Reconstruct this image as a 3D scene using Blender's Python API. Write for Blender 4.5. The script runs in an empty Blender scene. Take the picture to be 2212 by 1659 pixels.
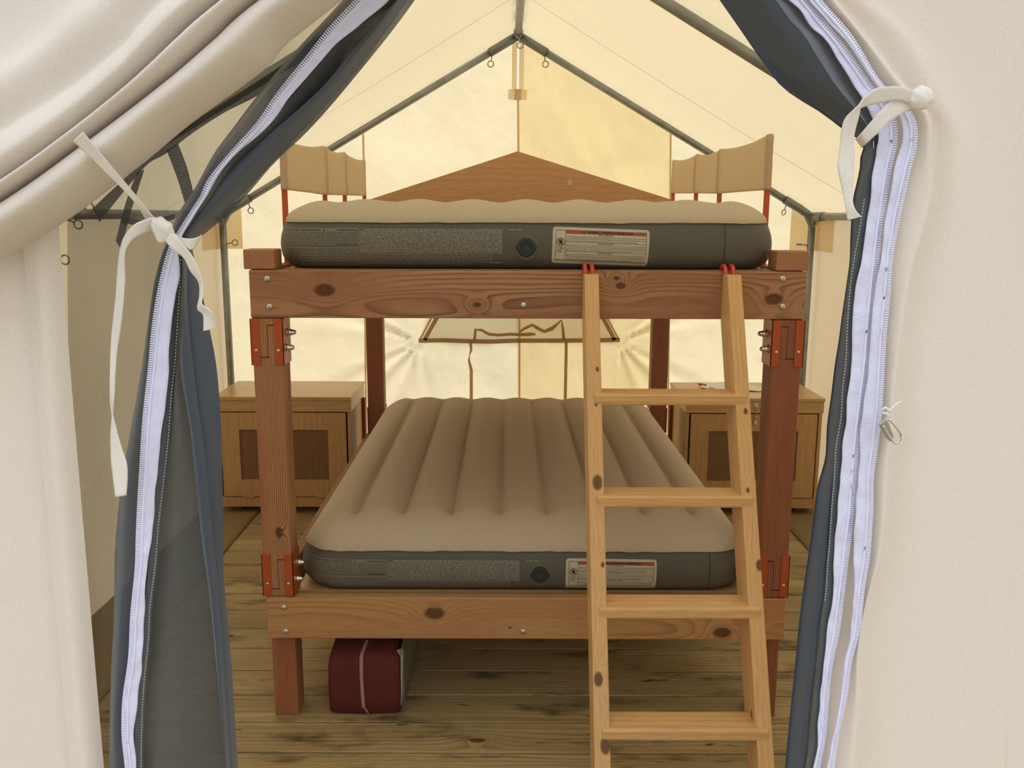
import bpy, bmesh, math, random
from mathutils import Vector, Matrix, noise
random.seed(7)
PI = math.pi
SC = bpy.context.scene
COL = SC.collection

# ------------------------------------------------------------------ camera
FPX, U0, V0 = 1950.0, 1092.0, 829.5
CAM = Vector((-0.065, -2.68, 1.62))
TH, RO = math.radians(10.57), math.radians(0.18)
_r, _f, _u = Vector((1, 0, 0)), Vector((0, math.cos(TH), -math.sin(TH))), Vector((0, math.sin(TH), math.cos(TH)))
RT = _r * math.cos(RO) + _u * math.sin(RO)
UP = _u * math.cos(RO) - _r * math.sin(RO)
FW = _f
def P(u, v, Y):
    """photo pixel -> world point on the vertical plane y = Y"""
    d = FW + RT * ((u - U0) / FPX) - UP * ((v - V0) / FPX)
    return CAM + d * ((Y - CAM.y) / d.y)
cd = bpy.data.cameras.new('camera')
cam = bpy.data.objects.new('camera', cd); COL.objects.link(cam)
cd.sensor_width = 36; cd.lens = FPX / 2212 * 36; cd.shift_x = (1106 - U0) / 2212
cd.clip_start = .05
M = Matrix.Identity(3); M.col[0] = RT; M.col[1] = UP; M.col[2] = -FW
cam.matrix_world = Matrix.Translation(CAM) @ M.to_4x4()
SC.camera = cam

# ------------------------------------------------------------------ object helpers
def link(o, parent=None, loc=None):
    COL.objects.link(o)
    if parent is not None:
        o.parent = parent
    return o
def worigin(p):
    v = Vector((0, 0, 0))
    while p is not None:
        v = v + p.location; p = p.parent
    return v
def tag(o, label=None, cat=None, group=None, kind=None):
    if label: o['label'] = label
    if cat: o['category'] = cat
    if group: o['group'] = group
    if kind: o['kind'] = kind
    return o
def thing(name, loc, label, cat, group=None):
    o = bpy.data.objects.new(name, None); o.empty_display_size = .1
    COL.objects.link(o); o.location = loc
    return tag(o, label, cat, group)
def obj(name, bm, m, parent=None, smooth=False, center=True):
    """bmesh in world coordinates -> one mesh object whose origin is its middle"""
    if len(bm.verts) == 0: raise RuntimeError(name)
    if center:
        lo = Vector((min(v.co[i] for v in bm.verts) for i in range(3)))
        hi = Vector((max(v.co[i] for v in bm.verts) for i in range(3)))
        c = (lo + hi) / 2
    else:
        c = Vector((0, 0, 0))
    bmesh.ops.translate(bm, verts=bm.verts, vec=-c)
    me = bpy.data.meshes.new(name); bm.to_mesh(me); bm.free()
    for mm in (m if isinstance(m, (list, tuple)) else [m]): me.materials.append(mm)
    if smooth:
        me.polygons.foreach_set('use_smooth', [True] * len(me.polygons))
    o = bpy.data.objects.new(name, me); link(o, parent)
    o.location = c - worigin(parent)
    return o
def box(bm, x0, x1, y0, y1, z0, z1, bev=0.0, seg=1):
    r = bmesh.ops.create_cube(bm, size=1)
    vs = r['verts']
    for v in vs:
        v.co = Vector(((x0 + x1) / 2 + v.co.x * (x1 - x0), (y0 + y1) / 2 + v.co.y * (y1 - y0), (z0 + z1) / 2 + v.co.z * (z1 - z0)))
    if bev > 0:
        es = list({e for v in vs for e in v.link_edges})
        bmesh.ops.bevel(bm, geom=es, offset=bev, segments=seg, affect='EDGES', profile=.5)
def board(name, x0, x1, y0, y1, z0, z1, m, parent=None, bev=.003, seg=2):
    bm = bmesh.new(); box(bm, x0, x1, y0, y1, z0, z1, bev, seg)
    return obj(name, bm, m, parent)
def tube(bm, pts, r, seg=10, cap=True, closed=False):
    pts = [Vector(p) for p in pts]; n = len(pts); rings = []
    ref = None
    for i, p in enumerate(pts):
        if closed: t = pts[(i + 1) % n] - pts[i - 1]
        else: t = pts[min(i + 1, n - 1)] - pts[max(i - 1, 0)]
        t.normalize()
        if ref is None: ref = Vector((0, 0, 1)) if abs(t.z) < .9 else Vector((1, 0, 0))
        a = t.cross(ref).normalized(); b = t.cross(a).normalized(); ref = b.cross(t) * -1 if False else ref
        rr = r[i] if isinstance(r, (list, tuple)) else r
        rings.append([bm.verts.new(p + (a * math.cos(2 * PI * k / seg) + b * math.sin(2 * PI * k / seg)) * rr) for k in range(seg)])
    m = n if closed else n - 1
    for i in range(m):
        A, B = rings[i], rings[(i + 1) % n]
        for k in range(seg):
            bm.faces.new((A[k], A[(k + 1) % seg], B[(k + 1) % seg], B[k]))
    if cap and not closed:
        bm.faces.new(rings[0][::-1]); bm.faces.new(rings[-1])
    bmesh.ops.recalc_face_normals(bm, faces=bm.faces)
def lathe(bm, prof, c, axis, seg=16):
    """prof: (radius, along)"""
    axis = Vector(axis).normalized(); c = Vector(c)
    a = axis.orthogonal().normalized(); b = axis.cross(a)
    rings = []
    for (r, h) in prof:
        if r < 1e-6: rings.append([bm.verts.new(c + axis * h)])
        else: rings.append([bm.verts.new(c + axis * h + (a * math.cos(2 * PI * k / seg) + b * math.sin(2 * PI * k / seg)) * r) for k in range(seg)])
    for A, B in zip(rings, rings[1:]):
        for k in range(seg):
            k2 = (k + 1) % seg
            if len(A) == 1: bm.faces.new((A[0], B[k], B[k2]))
            elif len(B) == 1: bm.faces.new((A[k], B[0], A[k2]))
            else: bm.faces.new((A[k], B[k], B[k2], A[k2]))
    bmesh.ops.recalc_face_normals(bm, faces=bm.faces)
def prism(bm, pts, vec):
    vs = [bm.verts.new(p) for p in pts]; f = bm.faces.new(vs)
    r = bmesh.ops.extrude_face_region(bm, geom=[f])
    bmesh.ops.translate(bm, verts=[g for g in r['geom'] if isinstance(g, bmesh.types.BMVert)], vec=vec)
    bmesh.ops.recalc_face_normals(bm, faces=bm.faces)

# ------------------------------------------------------------------ material helpers
class NT:
    def __init__(s, name):
        s.m = bpy.data.materials.new(name); s.m.use_nodes = True
        s.t = s.m.node_tree; s.t.nodes.clear(); s.out = s.n('ShaderNodeOutputMaterial')
    def n(s, typ, **kw):
        nd = s.t.nodes.new(typ)
        for k, v in kw.items():
            if k in nd.inputs: s.set(nd.inputs[k], v)
            else: setattr(nd, k, v)
        return nd
    def set(s, sock, v):
        if isinstance(v, bpy.types.NodeSocket): s.t.links.new(v, sock)
        else: sock.default_value = v
    def math(s, op, a, b=0.0, c=None, clamp=False):
        nd = s.t.nodes.new('ShaderNodeMath'); nd.operation = op; nd.use_clamp = clamp
        s.set(nd.inputs[0], a); s.set(nd.inputs[1], b)
        if c is not None: s.set(nd.inputs[2], c)
        return nd.outputs[0]
    def vmath(s, op, a, b=None):
        nd = s.t.nodes.new('ShaderNodeVectorMath'); nd.operation = op
        s.set(nd.inputs[0], a)
        if b is not None:
            s.set(nd.inputs[3] if op == 'SCALE' else nd.inputs[1], b)
        return nd.outputs['Value'] if op in ('LENGTH', 'DOT_PRODUCT', 'DISTANCE') else nd.outputs[0]
    def noise(s, vec, scale, detail=3, rough=.5):
        nd = s.t.nodes.new('ShaderNodeTexNoise'); s.set(nd.inputs['Vector'], vec)
        s.set(nd.inputs['Scale'], scale); nd.inputs['Detail'].default_value = detail; nd.inputs['Roughness'].default_value = rough
        return nd.outputs
    def ramp(s, fac, stops):
        nd = s.t.nodes.new('ShaderNodeValToRGB'); s.set(nd.inputs[0], fac); cr = nd.color_ramp
        cr.elements[0].position, cr.elements[0].color = stops[0][0], col(stops[0][1])
        cr.elements[1].position, cr.elements[1].color = stops[-1][0], col(stops[-1][1])
        for p, c in stops[1:-1]:
            e = cr.elements.new(p); e.color = col(c)
        return nd.outputs[0]
    def mix(s, fac, a, b, mode='MIX'):
        nd = s.t.nodes.new('ShaderNodeMix'); nd.data_type = 'RGBA'; nd.blend_type = mode
        s.set(nd.inputs[0], fac); s.set(nd.inputs[6], a); s.set(nd.inputs[7], b)
        return nd.outputs[2]
    def mapr(s, v, a, b, c, d):
        nd = s.t.nodes.new('ShaderNodeMapRange'); s.set(nd.inputs[0], v)
        for i, x in enumerate((a, b, c, d)): nd.inputs[i + 1].default_value = x
        return nd.outputs[0]
    def done(s, sh):
        s.t.links.new(sh, s.out.inputs[0]); return s.m
def lin(c):
    c /= 255.0
    return c / 12.92 if c <= .04045 else ((c + .055) / 1.055) ** 2.4
def rgb(r, g, b): return (lin(r), lin(g), lin(b), 1)
def col(c): return tuple(c) if len(c) == 4 else (c[0], c[1], c[2], 1)
def plain(name, c, rough=.6, metal=0, bump=0, bscale=60, spec=.5, var=0):
    t = NT(name); p = t.n('ShaderNodeBsdfPrincipled', Roughness=rough, Metallic=metal)
    p.inputs['Specular IOR Level'].default_value = spec
    tc = t.n('ShaderNodeTexCoord').outputs['Object']
    cc = c
    if var:
        nz = t.noise(tc, bscale * .3, 4)[0]
        cc = t.mix(t.mapr(nz, .3, .7, 0, 1), tuple(x * (1 - var) for x in c[:3]) + (1,), tuple(min(1, x * (1 + var)) for x in c[:3]) + (1,))
    t.set(p.inputs['Base Color'], cc)
    if bump:
        b = t.n('ShaderNodeBump', Strength=bump, Distance=.002); t.set(b.inputs['Height'], t.noise(tc, bscale, 4)[0]); t.set(p.inputs['Normal'], b.outputs[0])
    return t.done(p.outputs[0])
WT = .92
def wood(name, light, dark, axis=0, freq=110, knots=(), warp=.05, pith=(.02, .03), rough=.6, red=None, contrast=1.0, island=False, dirt=0, auto_knots=False, stretch=.14, seed=0.0):
    def tone(c):
        l = .3 * c[0] + .55 * c[1] + .15 * c[2]
        return tuple(WT * (l + (x - l) * .86) for x in c[:3]) + (1,)
    light, dark = tone(light), tone(dark); red = tone(red) if red is not None else None
    t = NT(name)
    tc = t.n('ShaderNodeTexCoord').outputs['Object']
    rnd = t.n('ShaderNodeNewGeometry').outputs['Random Per Island'] if island else t.n('ShaderNodeObjectInfo').outputs['Random']
    off = t.n('ShaderNodeCombineXYZ', X=t.math('MULTIPLY', rnd, 37.0), Y=t.math('MULTIPLY', rnd, 9.0 if island else .03), Z=t.math('MULTIPLY', rnd, .02))
    v = t.vmath('ADD', tc, (0.31 + seed, 0, 0))
    if axis != 0:   # put the grain along x
        sp = t.n('ShaderNodeSeparateXYZ'); t.set(sp.inputs[0], v)
        o = {1: (1, 0, 2), 2: (2, 1, 0)}[axis]
        cb = t.n('ShaderNodeCombineXYZ', X=sp.outputs[o[0]], Y=sp.outputs[o[1]], Z=sp.outputs[o[2]]); v = cb.outputs[0]
    v = t.vmath('ADD', v, off.outputs[0])
    vs = t.vmath('MULTIPLY', v, (stretch * 8, 8, 8))
    nz = t.noise(vs, 1.0, 2, .5)[1]
    w = t.vmath('SCALE', t.vmath('SUBTRACT', nz, (.5, .5, .5)), warp)
    cross = t.vmath('ADD', t.vmath('MULTIPLY', v, (.015, 1, 1)), w)
    if island:
        cross = t.vmath('SUBTRACT', cross, t.n('ShaderNodeCombineXYZ', X=0.0, Y=t.math('MULTIPLY', rnd, 9.0), Z=0.0).outputs[0])
    cross = t.vmath('MULTIPLY', t.vmath('ADD', cross, (0, pith[0], pith[1])), (1, 1, 1))
    ln = t.vmath('LENGTH', t.vmath('MULTIPLY', cross, (.2, 1, 1)))
    if island:
        cy = t.n('ShaderNodeSeparateXYZ'); t.set(cy.inputs[0], cross)
        ln = t.math('ADD', ln, t.math('MULTIPLY', rnd, .3))
    ph = t.math('MULTIPLY', ln, freq)
    kf = None
    for (kx, ky, kz, kr) in knots:
        dv = t.vmath('MULTIPLY', t.vmath('SUBTRACT', tc, (kx, ky, kz)), tuple((.62 if i == axis else 1) for i in range(3)))
        d = t.math('DIVIDE', t.vmath('LENGTH', dv), kr)
        ph = t.math('ADD', ph, t.math('MULTIPLY', t.math('EXPONENT', t.math('MULTIPLY', d, -.55)), 6.0))
        k = t.mapr(d, .75, 1.15, 1, 0)
        kf = k if kf is None else t.math('MAXIMUM', kf, k)
    if auto_knots:
        vo = t.n('ShaderNodeTexVoronoi'); t.set(vo.inputs['Vector'], t.vmath('MULTIPLY', v, (1.6, 3.6, 3.6))); vo.inputs['Scale'].default_value = 1.0
        d = vo.outputs['Distance']
        ph = t.math('ADD', ph, t.math('MULTIPLY', t.math('EXPONENT', t.math('MULTIPLY', d, -14.0)), 5.0))
        k = t.mapr(d, .03, .055, 1, 0)
        kf = k if kf is None else t.math('MAXIMUM', kf, k)
    fr = t.math('FRACT', ph)
    c1 = t.mapr(fr, .45, .9, 0, 1); c2 = t.mapr(fr, .93, 1.0, 1, 0)
    ring = t.math('MULTIPLY', t.math('MULTIPLY', c1, c2), contrast)
    fade = t.noise(t.vmath('MULTIPLY', v, (1.2, 14, 14)), 1.0, 2)[0]
    ring = t.math('MULTIPLY', ring, t.mapr(fade, .35, .65, .35, 1.0))
    base = t.mix(ring, light, dark)
    big = t.noise(t.vmath('MULTIPLY', v, (1.5, 9, 9)), 1.0, 3)[0]
    if red is not None: base = t.mix(t.mapr(big, .42, .62, 0, .75), base, red)
    fib = t.noise(t.vmath('MULTIPLY', v, (14, 420, 420)), 1.0, 2)[0]
    g = t.mapr(fib, .3, .7, .86, 1.1)
    gc = t.n('ShaderNodeCombineColor', Red=g, Green=g, Blue=g).outputs[0]
    base = t.mix(1.0, base, gc, 'MULTIPLY')
    if kf is not None:
        kc = t.mix(t.math('FRACT', t.math('MULTIPLY', ph, .8)), rgb(92, 54, 32), rgb(60, 34, 22))
        base = t.mix(t.math('MULTIPLY', kf, .85), base, kc)
    if island:
        g2 = t.mapr(rnd, 0, 1, .82, 1.12); base = t.mix(1.0, base, t.n('ShaderNodeCombineColor', Red=g2, Green=g2, Blue=t.math('MULTIPLY', g2, .97)).outputs[0], 'MULTIPLY')
    if dirt:
        dn = t.noise(t.vmath('MULTIPLY', v, (3.2, 9, 9)), 1.0, 6, .62)[0]
        base = t.mix(t.mapr(dn, .54, .72, 0, dirt), base, rgb(58, 48, 30))
        dn2 = t.noise(t.vmath('MULTIPLY', v, (7, 30, 30)), 1.0, 3, .6)[0]
        base = t.mix(t.mapr(dn2, .66, .74, 0, dirt), base, rgb(48, 36, 24))
    p = t.n('ShaderNodeBsdfPrincipled', Roughness=rough); p.inputs['Specular IOR Level'].default_value = .3
    t.set(p.inputs['Base Color'], base)
    b = t.n('ShaderNodeBump', Strength=.25, Distance=.0012)
    t.set(b.inputs['Height'], t.math('ADD', t.math('MULTIPLY', fib, .6), ring)); t.set(p.inputs['Normal'], b.outputs[0])
    return t.done(p.outputs[0])
def canvas(name, diff, trans, tfac=.5, bump=.35, stretch=(1, 1, 1), scale=7, stains=False):
    t = NT(name); tc = t.n('ShaderNodeTexCoord').outputs['Object']
    v = t.vmath('MULTIPLY', tc, stretch)
    n1 = t.noise(v, scale, 4, .45); n2 = t.noise(t.vmath('ADD', v, t.vmath('SCALE', n1[1], .25)), scale * 2.3, 2)
    h = t.math('ADD', n1[0], t.math('MULTIPLY', n2[0], .3))
    b = t.n('ShaderNodeBump', Strength=bump, Distance=.03); t.set(b.inputs['Height'], h)
    weave = t.noise(t.vmath('MULTIPLY', tc, (1, 1, 1)), 420, 2)[0]
    wv = t.mapr(weave, .3, .7, .95, 1.04)
    wc = t.n('ShaderNodeCombineColor', Red=wv, Green=wv, Blue=wv).outputs[0]
    dc = t.mix(1.0, diff, wc, 'MULTIPLY'); tr = t.mix(1.0, trans, wc, 'MULTIPLY')
    if stains:
        s = t.noise(v, 3.1, 6, .7)[0]
        k = t.mapr(s, .66, .76, 0, .25); dc = t.mix(k, dc, rgb(150, 120, 80)); tr = t.mix(k, tr, rgb(190, 150, 90))
    d = t.n('ShaderNodeBsdfDiffuse'); t.set(d.inputs[0], dc); t.set(d.inputs['Normal'], b.outputs[0])
    r = t.n('ShaderNodeBsdfTranslucent'); t.set(r.inputs[0], tr); t.set(r.inputs['Normal'], b.outputs[0])
    mx = t.n('ShaderNodeMixShader'); mx.inputs[0].default_value = tfac
    t.t.links.new(d.outputs[0], mx.inputs[1]); t.t.links.new(r.outputs[0], mx.inputs[2])
    return t.done(mx.outputs[0])
def netting(name, c, lo, hi, pitch=.0017, w=.42, dens_noise=0):
    """woven insect screen: threads on a UV grid (metres), clear holes between them"""
    t = NT(name); uv = t.n('ShaderNodeTexCoord').outputs['UV']
    sp = t.n('ShaderNodeSeparateXYZ'); t.set(sp.inputs[0], uv)
    fu = t.math('FRACT', t.math('DIVIDE', sp.outputs[0], pitch)); fv = t.math('FRACT', t.math('DIVIDE', sp.outputs[1], pitch))
    g = t.math('MAXIMUM', t.math('LESS_THAN', fu, w), t.math('LESS_THAN', fv, w))
    fac = t.mapr(g, 0, 1, lo, hi)
    if dens_noise:
        tc = t.n('ShaderNodeTexCoord').outputs['Object']
        nz = t.noise(t.vmath('MULTIPLY', tc, (9, 9, 2.0)), 1.0, 3)[0]
        fac = t.math('ADD', fac, t.mapr(nz, .35, .65, -dens_noise, dens_noise), clamp=True)
    p = t.n('ShaderNodeBsdfPrincipled', Roughness=.6); t.set(p.inputs['Base Color'], t.mix(g, tuple(x * .35 for x in c[:3]) + (1,), tuple(x * 1.35 for x in c[:3]) + (1,)))
    p.inputs['Sheen Weight'].default_value = .3
    wv = t.n('ShaderNodeBump', Strength=.3, Distance=.0006); t.set(wv.inputs['Height'], t.math('ADD', fu, fv)); t.set(p.inputs['Normal'], wv.outputs[0])
    tr = t.n('ShaderNodeBsdfTransparent'); mx = t.n('ShaderNodeMixShader'); t.set(mx.inputs[0], fac)
    t.t.links.new(tr.outputs[0], mx.inputs[1]); t.t.links.new(p.outputs[0], mx.inputs[2])
    return t.done(mx.outputs[0])

MT = {}
MT['canvas_roof'] = canvas('canvas_roof', (.66, .60, .49, 1), (.69, .57, .36, 1), .52, .22, (1.6, .5, 1.6), 5)
MT['canvas_back'] = canvas('canvas_back', (.66, .60, .49, 1), (.96, .82, .555, 1), .54, 1.0, (1, 1, .8), 3.2, True)
MT['canvas_back2'] = canvas('canvas_back_second', (.62, .54, .38, 1), (.93, .73, .38, 1), .52, 1.0, (1.6, 1, .7), 3.2, False)
MT['canvas_side'] = canvas('canvas_side', (.62, .54, .41, 1), (.84, .66, .42, 1), .44, .2, (1, .6, 1), 3)
MT['canvas_front'] = canvas('canvas_front', (.79, .72, .66, 1), (.72, .62, .52, 1), .12, .10, (1, 1, .6), 5)
MT['canvas_guard'] = canvas('canvas_guard', (.70, .62, .49, 1), (.92, .78, .58, 1), .48, .12, (1, 1, 1), 6)
MT['canvas_patch'] = canvas('canvas_patch', (.74, .64, .50, 1), (1, .91, .74, 1), .68, .1, (1, 1, 1), 6)
MT['webbing_tan'] = canvas('webbing_tan', (.54, .45, .32, 1), (.95, .82, .62, 1), .60, .1, (1, 1, 1), 20)
MT['webbing_dark'] = canvas('webbing_dark', (.42, .33, .22, 1), (.85, .67, .45, 1), .55, .1, (1, 1, 1), 20)
MT['window_canvas'] = canvas('window_canvas', (.50, .48, .40, 1), (.90, .88, .80, 1), .60, .4, (1, 1, 1), 9)
MT['ribbon'] = canvas('ribbon', (.84, .79, .74, 1), (.8, .72, .64, 1), .12, .05, (1, 1, 1), 12)
MT['zip_tape'] = plain('zip_tape', (.68, .68, .88, 1), .7, 0, .4, 260, .2, .05)
MT['zip_teeth'] = plain('zip_teeth', (.74, .74, .94, 1), .35)
MT['zip_white'] = canvas('zip_white', (.85, .85, .9, 1), (1, .98, .98, 1), .75, 0)
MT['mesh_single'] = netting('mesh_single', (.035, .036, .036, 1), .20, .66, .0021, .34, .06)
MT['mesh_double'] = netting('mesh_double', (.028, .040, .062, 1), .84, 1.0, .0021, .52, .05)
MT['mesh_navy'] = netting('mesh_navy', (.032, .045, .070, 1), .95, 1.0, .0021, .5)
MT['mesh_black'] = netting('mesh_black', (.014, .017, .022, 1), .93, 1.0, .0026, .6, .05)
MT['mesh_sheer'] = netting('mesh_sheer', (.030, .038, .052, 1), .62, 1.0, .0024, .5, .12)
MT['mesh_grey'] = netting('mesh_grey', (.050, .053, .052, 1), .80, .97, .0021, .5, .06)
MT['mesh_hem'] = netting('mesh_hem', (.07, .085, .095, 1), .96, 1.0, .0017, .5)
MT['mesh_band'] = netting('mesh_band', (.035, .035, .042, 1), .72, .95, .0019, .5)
MT['seam_thread'] = plain('seam_thread', (.38, .27, .15, 1), .9)
MT['thread'] = plain('thread', (.5, .5, .5, 1), .7)
MT['beam_up'] = wood('beam_up', rgb(190, 142, 102), rgb(116, 70, 48), 0, 95, [(-.602, -.02, .012, .02), (.275, -.02, .028, .010), (.262, -.02, .05, .006), (-.15, -.02, -.03, .008), (.73, -.02, -.01, .018)], .07, (.05, .03), .55, rgb(170, 114, 82), .95, seed=.2)
MT['beam_low'] = wood('beam_low', rgb(204, 156, 98), rgb(160, 106, 60), 0, 80, [(-.29, -.02, .018, .021), (.625, -.02, -.045, .019), (-.05, -.02, -.03, .004)], .06, (.06, .02), .6, rgb(196, 138, 88), .6, seed=1.1)
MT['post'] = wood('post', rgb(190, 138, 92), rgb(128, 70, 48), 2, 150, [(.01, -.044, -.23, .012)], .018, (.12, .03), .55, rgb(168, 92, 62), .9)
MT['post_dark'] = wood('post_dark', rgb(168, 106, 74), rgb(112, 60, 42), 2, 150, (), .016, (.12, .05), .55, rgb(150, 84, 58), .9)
MT['block'] = wood('block', rgb(184, 128, 90), rgb(140, 90, 62), 2, 160, (), .01, (.12, .05), .6, None, .5)
MT['rail_side'] = wood('rail_side', rgb(180, 125, 85), rgb(120, 70, 48), 1, 110, (), .04, (.05, .03), .6, None, .8)
MT['pine_rail'] = wood('pine_rail', rgb(232, 184, 118), rgb(202, 148, 84), 2, 70, [(.003, -.056, .20, .014), (-.006, -.056, -.31, .012), (.012, -.056, -.02, .005), (.004, -.056, .42, .005), (.010, -.056, .52, .005), (.008, -.056, -.47, .014)], .03, (.05, .05), .55, None, .5)
MT['pine_rail2'] = wood('pine_rail_second', rgb(232, 184, 118), rgb(202, 148, 84), 2, 70, [(.016, -.056, -.02, .010), (.006, -.056, .40, .006), (-.002, -.056, .18, .005), (.019, -.03, -.62, .006), (-.019, -.02, -.40, .009)], .03, (.05, .05), .55, None, .5)
MT['pine_tread'] = wood('pine_tread', rgb(234, 186, 118), rgb(204, 148, 84), 0, 80, (), .03, (.05, .05), .5, None, .5, auto_knots=True)
MT['ply'] = wood('ply', rgb(206, 164, 108), rgb(172, 126, 76), 0, 30, (), .10, (.05, .3), .30, None, .4, stretch=.4)
MT['ply_v'] = wood('ply_vertical', rgb(204, 160, 104), rgb(168, 122, 72), 2, 30, (), .10, (.05, .3), .55, None, .4, stretch=.4)
MT['ply_panel'] = wood('ply_panel', rgb(138, 100, 66), rgb(112, 80, 52), 2, 30, (), .08, (.05, .3), .65, None, .3)
MT['ply_head'] = wood('ply_head', rgb(208, 156, 106), rgb(190, 136, 90), 0, 26, (), .12, (.05, .3), .6, None, .45, stretch=.3)
MT['floor'] = wood('floor_wood', rgb(196, 172, 122), rgb(138, 114, 72), 0, 55, (), .06, (.0, .04), .62, rgb(168, 148, 100), .9, island=True, dirt=.9, auto_knots=True)
MT['groove'] = plain('groove_dark', (.012, .009, .006, 1), .9)
MT['steel'] = plain('steel_tube', (.27, .28, .27, 1), .42, .75, .1, 60, .5, .15)
MT['steel_fit'] = plain('steel_fitting', (.22, .24, .23, 1), .5, .7, .15, 50, .5, .15)
MT['zinc'] = plain('zinc_bolt', (.62, .64, .64, 1), .28, 1.0)
MT['nickel'] = plain('nickel', (.66, .64, .6, 1), .2, 1.0)
MT['orange'] = plain('orange_steel', (.44, .085, .028, 1), .33, 0, .05, 40, .5, .05)
MT['orange_bar'] = plain('orange_bar', (.52, .10, .035, 1), .4, 0)
MT['hook_red'] = plain('hook_red', (.62, .065, .045, 1), .35, 0)
MT['flock'] = plain('flocked_beige', (.53, .455, .36, 1), .9, 0, .25, 300, .15, .03)
MT['vinyl'] = plain('vinyl_grey', (.105, .102, .092, 1), .55, 0, .05, 40, .35, .03)
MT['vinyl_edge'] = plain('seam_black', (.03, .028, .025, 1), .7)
MT['valve'] = plain('valve_black', (.018, .024, .026, 1), .4)
MT['print'] = plain('print_grey', (.44, .43, .39, 1), .7)
MT['label_bg'] = plain('label_cream', (.50, .49, .40, 1), .6)
MT['label_red'] = plain('label_red', (.42, .055, .045, 1), .6)
MT['ink'] = plain('label_ink', (.02, .02, .03, 1), .7)
MT['bag_red'] = plain('bag_red', (.12, .024, .022, 1), .75, 0, .5, 120, .3, .15)
MT['bag_white'] = plain('bag_white', (.42, .41, .35, 1), .6, 0, .4, 40)
MT['bag_side'] = plain('bag_side', (.17, .175, .13, 1), .75, 0, .4, 40)
MT['bag_dark'] = plain('bag_top', (.05, .02, .03, 1), .7)
MT['zip_brown'] = plain('zip_brown', (.38, .25, .20, 1), .6)
MT['paper'] = plain('paper', (.72, .70, .64, 1), .7)
MT['paper_ink'] = plain('paper_print', (.34, .36, .28, 1), .8)
MT['red_toy'] = plain('red_plastic', (.62, .05, .03, 1), .4)
MT['floor_cloth'] = canvas('floor_cloth', (.30, .23, .13, 1), (.2, .15, .1, 1), .05, .2, (1, 1, 1), 8)
MT['ground'] = plain('ground_soil', (.16, .15, .10, 1), .95, 0, .5, 20, .2, .3)

# ------------------------------------------------------------------ cloth lofting
def crom(p0, p1, p2, p3, t):
    return .5 * ((2 * p1) + (-p0 + p2) * t + (2 * p0 - 5 * p1 + 4 * p2 - p3) * t * t + (-p0 + 3 * p1 - 3 * p2 + p3) * t ** 3)
def resample_v(line, vs):
    """line: (u,v,Y) sorted by v; value at each v by a monotone cubic"""
    L = sorted(line, key=lambda p: p[1]); out = []
    n = len(L)
    def slope(i, k):
        if i == 0: return (L[1][k] - L[0][k]) / (L[1][1] - L[0][1])
        if i == n - 1: return (L[-1][k] - L[-2][k]) / (L[-1][1] - L[-2][1])
        return .5 * ((L[i + 1][k] - L[i][k]) / (L[i + 1][1] - L[i][1]) + (L[i][k] - L[i - 1][k]) / (L[i][1] - L[i - 1][1]))
    for v in vs:
        if v <= L[0][1]:
            out.append((L[0][0] + slope(0, 0) * (v - L[0][1]), v, L[0][2])); continue
        if v >= L[-1][1]:
            out.append((L[-1][0] + slope(n - 1, 0) * (v - L[-1][1]), v, L[-1][2])); continue
        i = 0
        while L[i + 1][1] < v: i += 1
        h = L[i + 1][1] - L[i][1]; t = (v - L[i][1]) / h
        r = []
        for k in (0, 2):
            a, b = L[i][k], L[i + 1][k]; ma, mb = slope(i, k) * h, slope(i + 1, k) * h
            lim = 3 * abs(b - a) + .2 * (k == 0)
            ma = max(-lim, min(lim, ma)); mb = max(-lim, min(lim, mb))
            r.append((2 * t ** 3 - 3 * t * t + 1) * a + (t ** 3 - 2 * t * t + t) * ma + (-2 * t ** 3 + 3 * t * t) * b + (t ** 3 - t * t) * mb)
        out.append((r[0], v, r[1]))
    return out
def arc_resample(pts, n):
    d = [0]
    for a, b in zip(pts, pts[1:]): d.append(d[-1] + (b - a).length)
    out = []
    for i in range(n):
        s = d[-1] * i / (n - 1); j = 0
        while j < len(pts) - 2 and d[j + 1] < s: j += 1
        t = (s - d[j]) / max(1e-9, d[j + 1] - d[j])
        out.append(crom(pts[max(j - 1, 0)], pts[j], pts[j + 1], pts[min(j + 2, len(pts) - 1)], t))
    return out
def sheet(cols, sub=4, thick=0.0, disp=None):
    """cols: columns of world points, equal length; smooth across the columns; returns bmesh with uv in metres"""
    nc, nr = len(cols), len(cols[0]); G = []
    for r in range(nr):
        row = []
        for c in range(nc - 1):
            p = [cols[max(c - 1, 0)][r], cols[c][r], cols[c + 1][r], cols[min(c + 2, nc - 1)][r]]
            for k in range(sub):
                row.append(crom(*p, k / sub))
        row.append(cols[-1][r].copy()); G.append(row)
    W = len(G[0])
    if disp:
        for r in range(nr):
            for c in range(W):
                G[r][c] = G[r][c] + disp(c / (W - 1), r / (nr - 1), G[r][c])
    bm = bmesh.new(); V = [[bm.verts.new(p) for p in row] for row in G]
    uvl = bm.loops.layers.uv.new('UVMap')
    su = [[0.0] * W for _ in range(nr)]; sv = [[0.0] * W for _ in range(nr)]
    for r in range(nr):
        for c in range(1, W): su[r][c] = su[r][c - 1] + (G[r][c] - G[r][c - 1]).length
    for r in range(1, nr):
        for c in range(W): sv[r][c] = sv[r - 1][c] + (G[r][c] - G[r - 1][c]).length
    for r in range(nr - 1):
        for c in range(W - 1):
            ids = ((r, c), (r, c + 1), (r + 1, c + 1), (r + 1, c))
            f = bm.faces.new([V[i][j] for i, j in ids])
            for l, (i, j) in zip(f.loops, ids): l[uvl].uv = (su[i][j], sv[i][j])
    return bm
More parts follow.
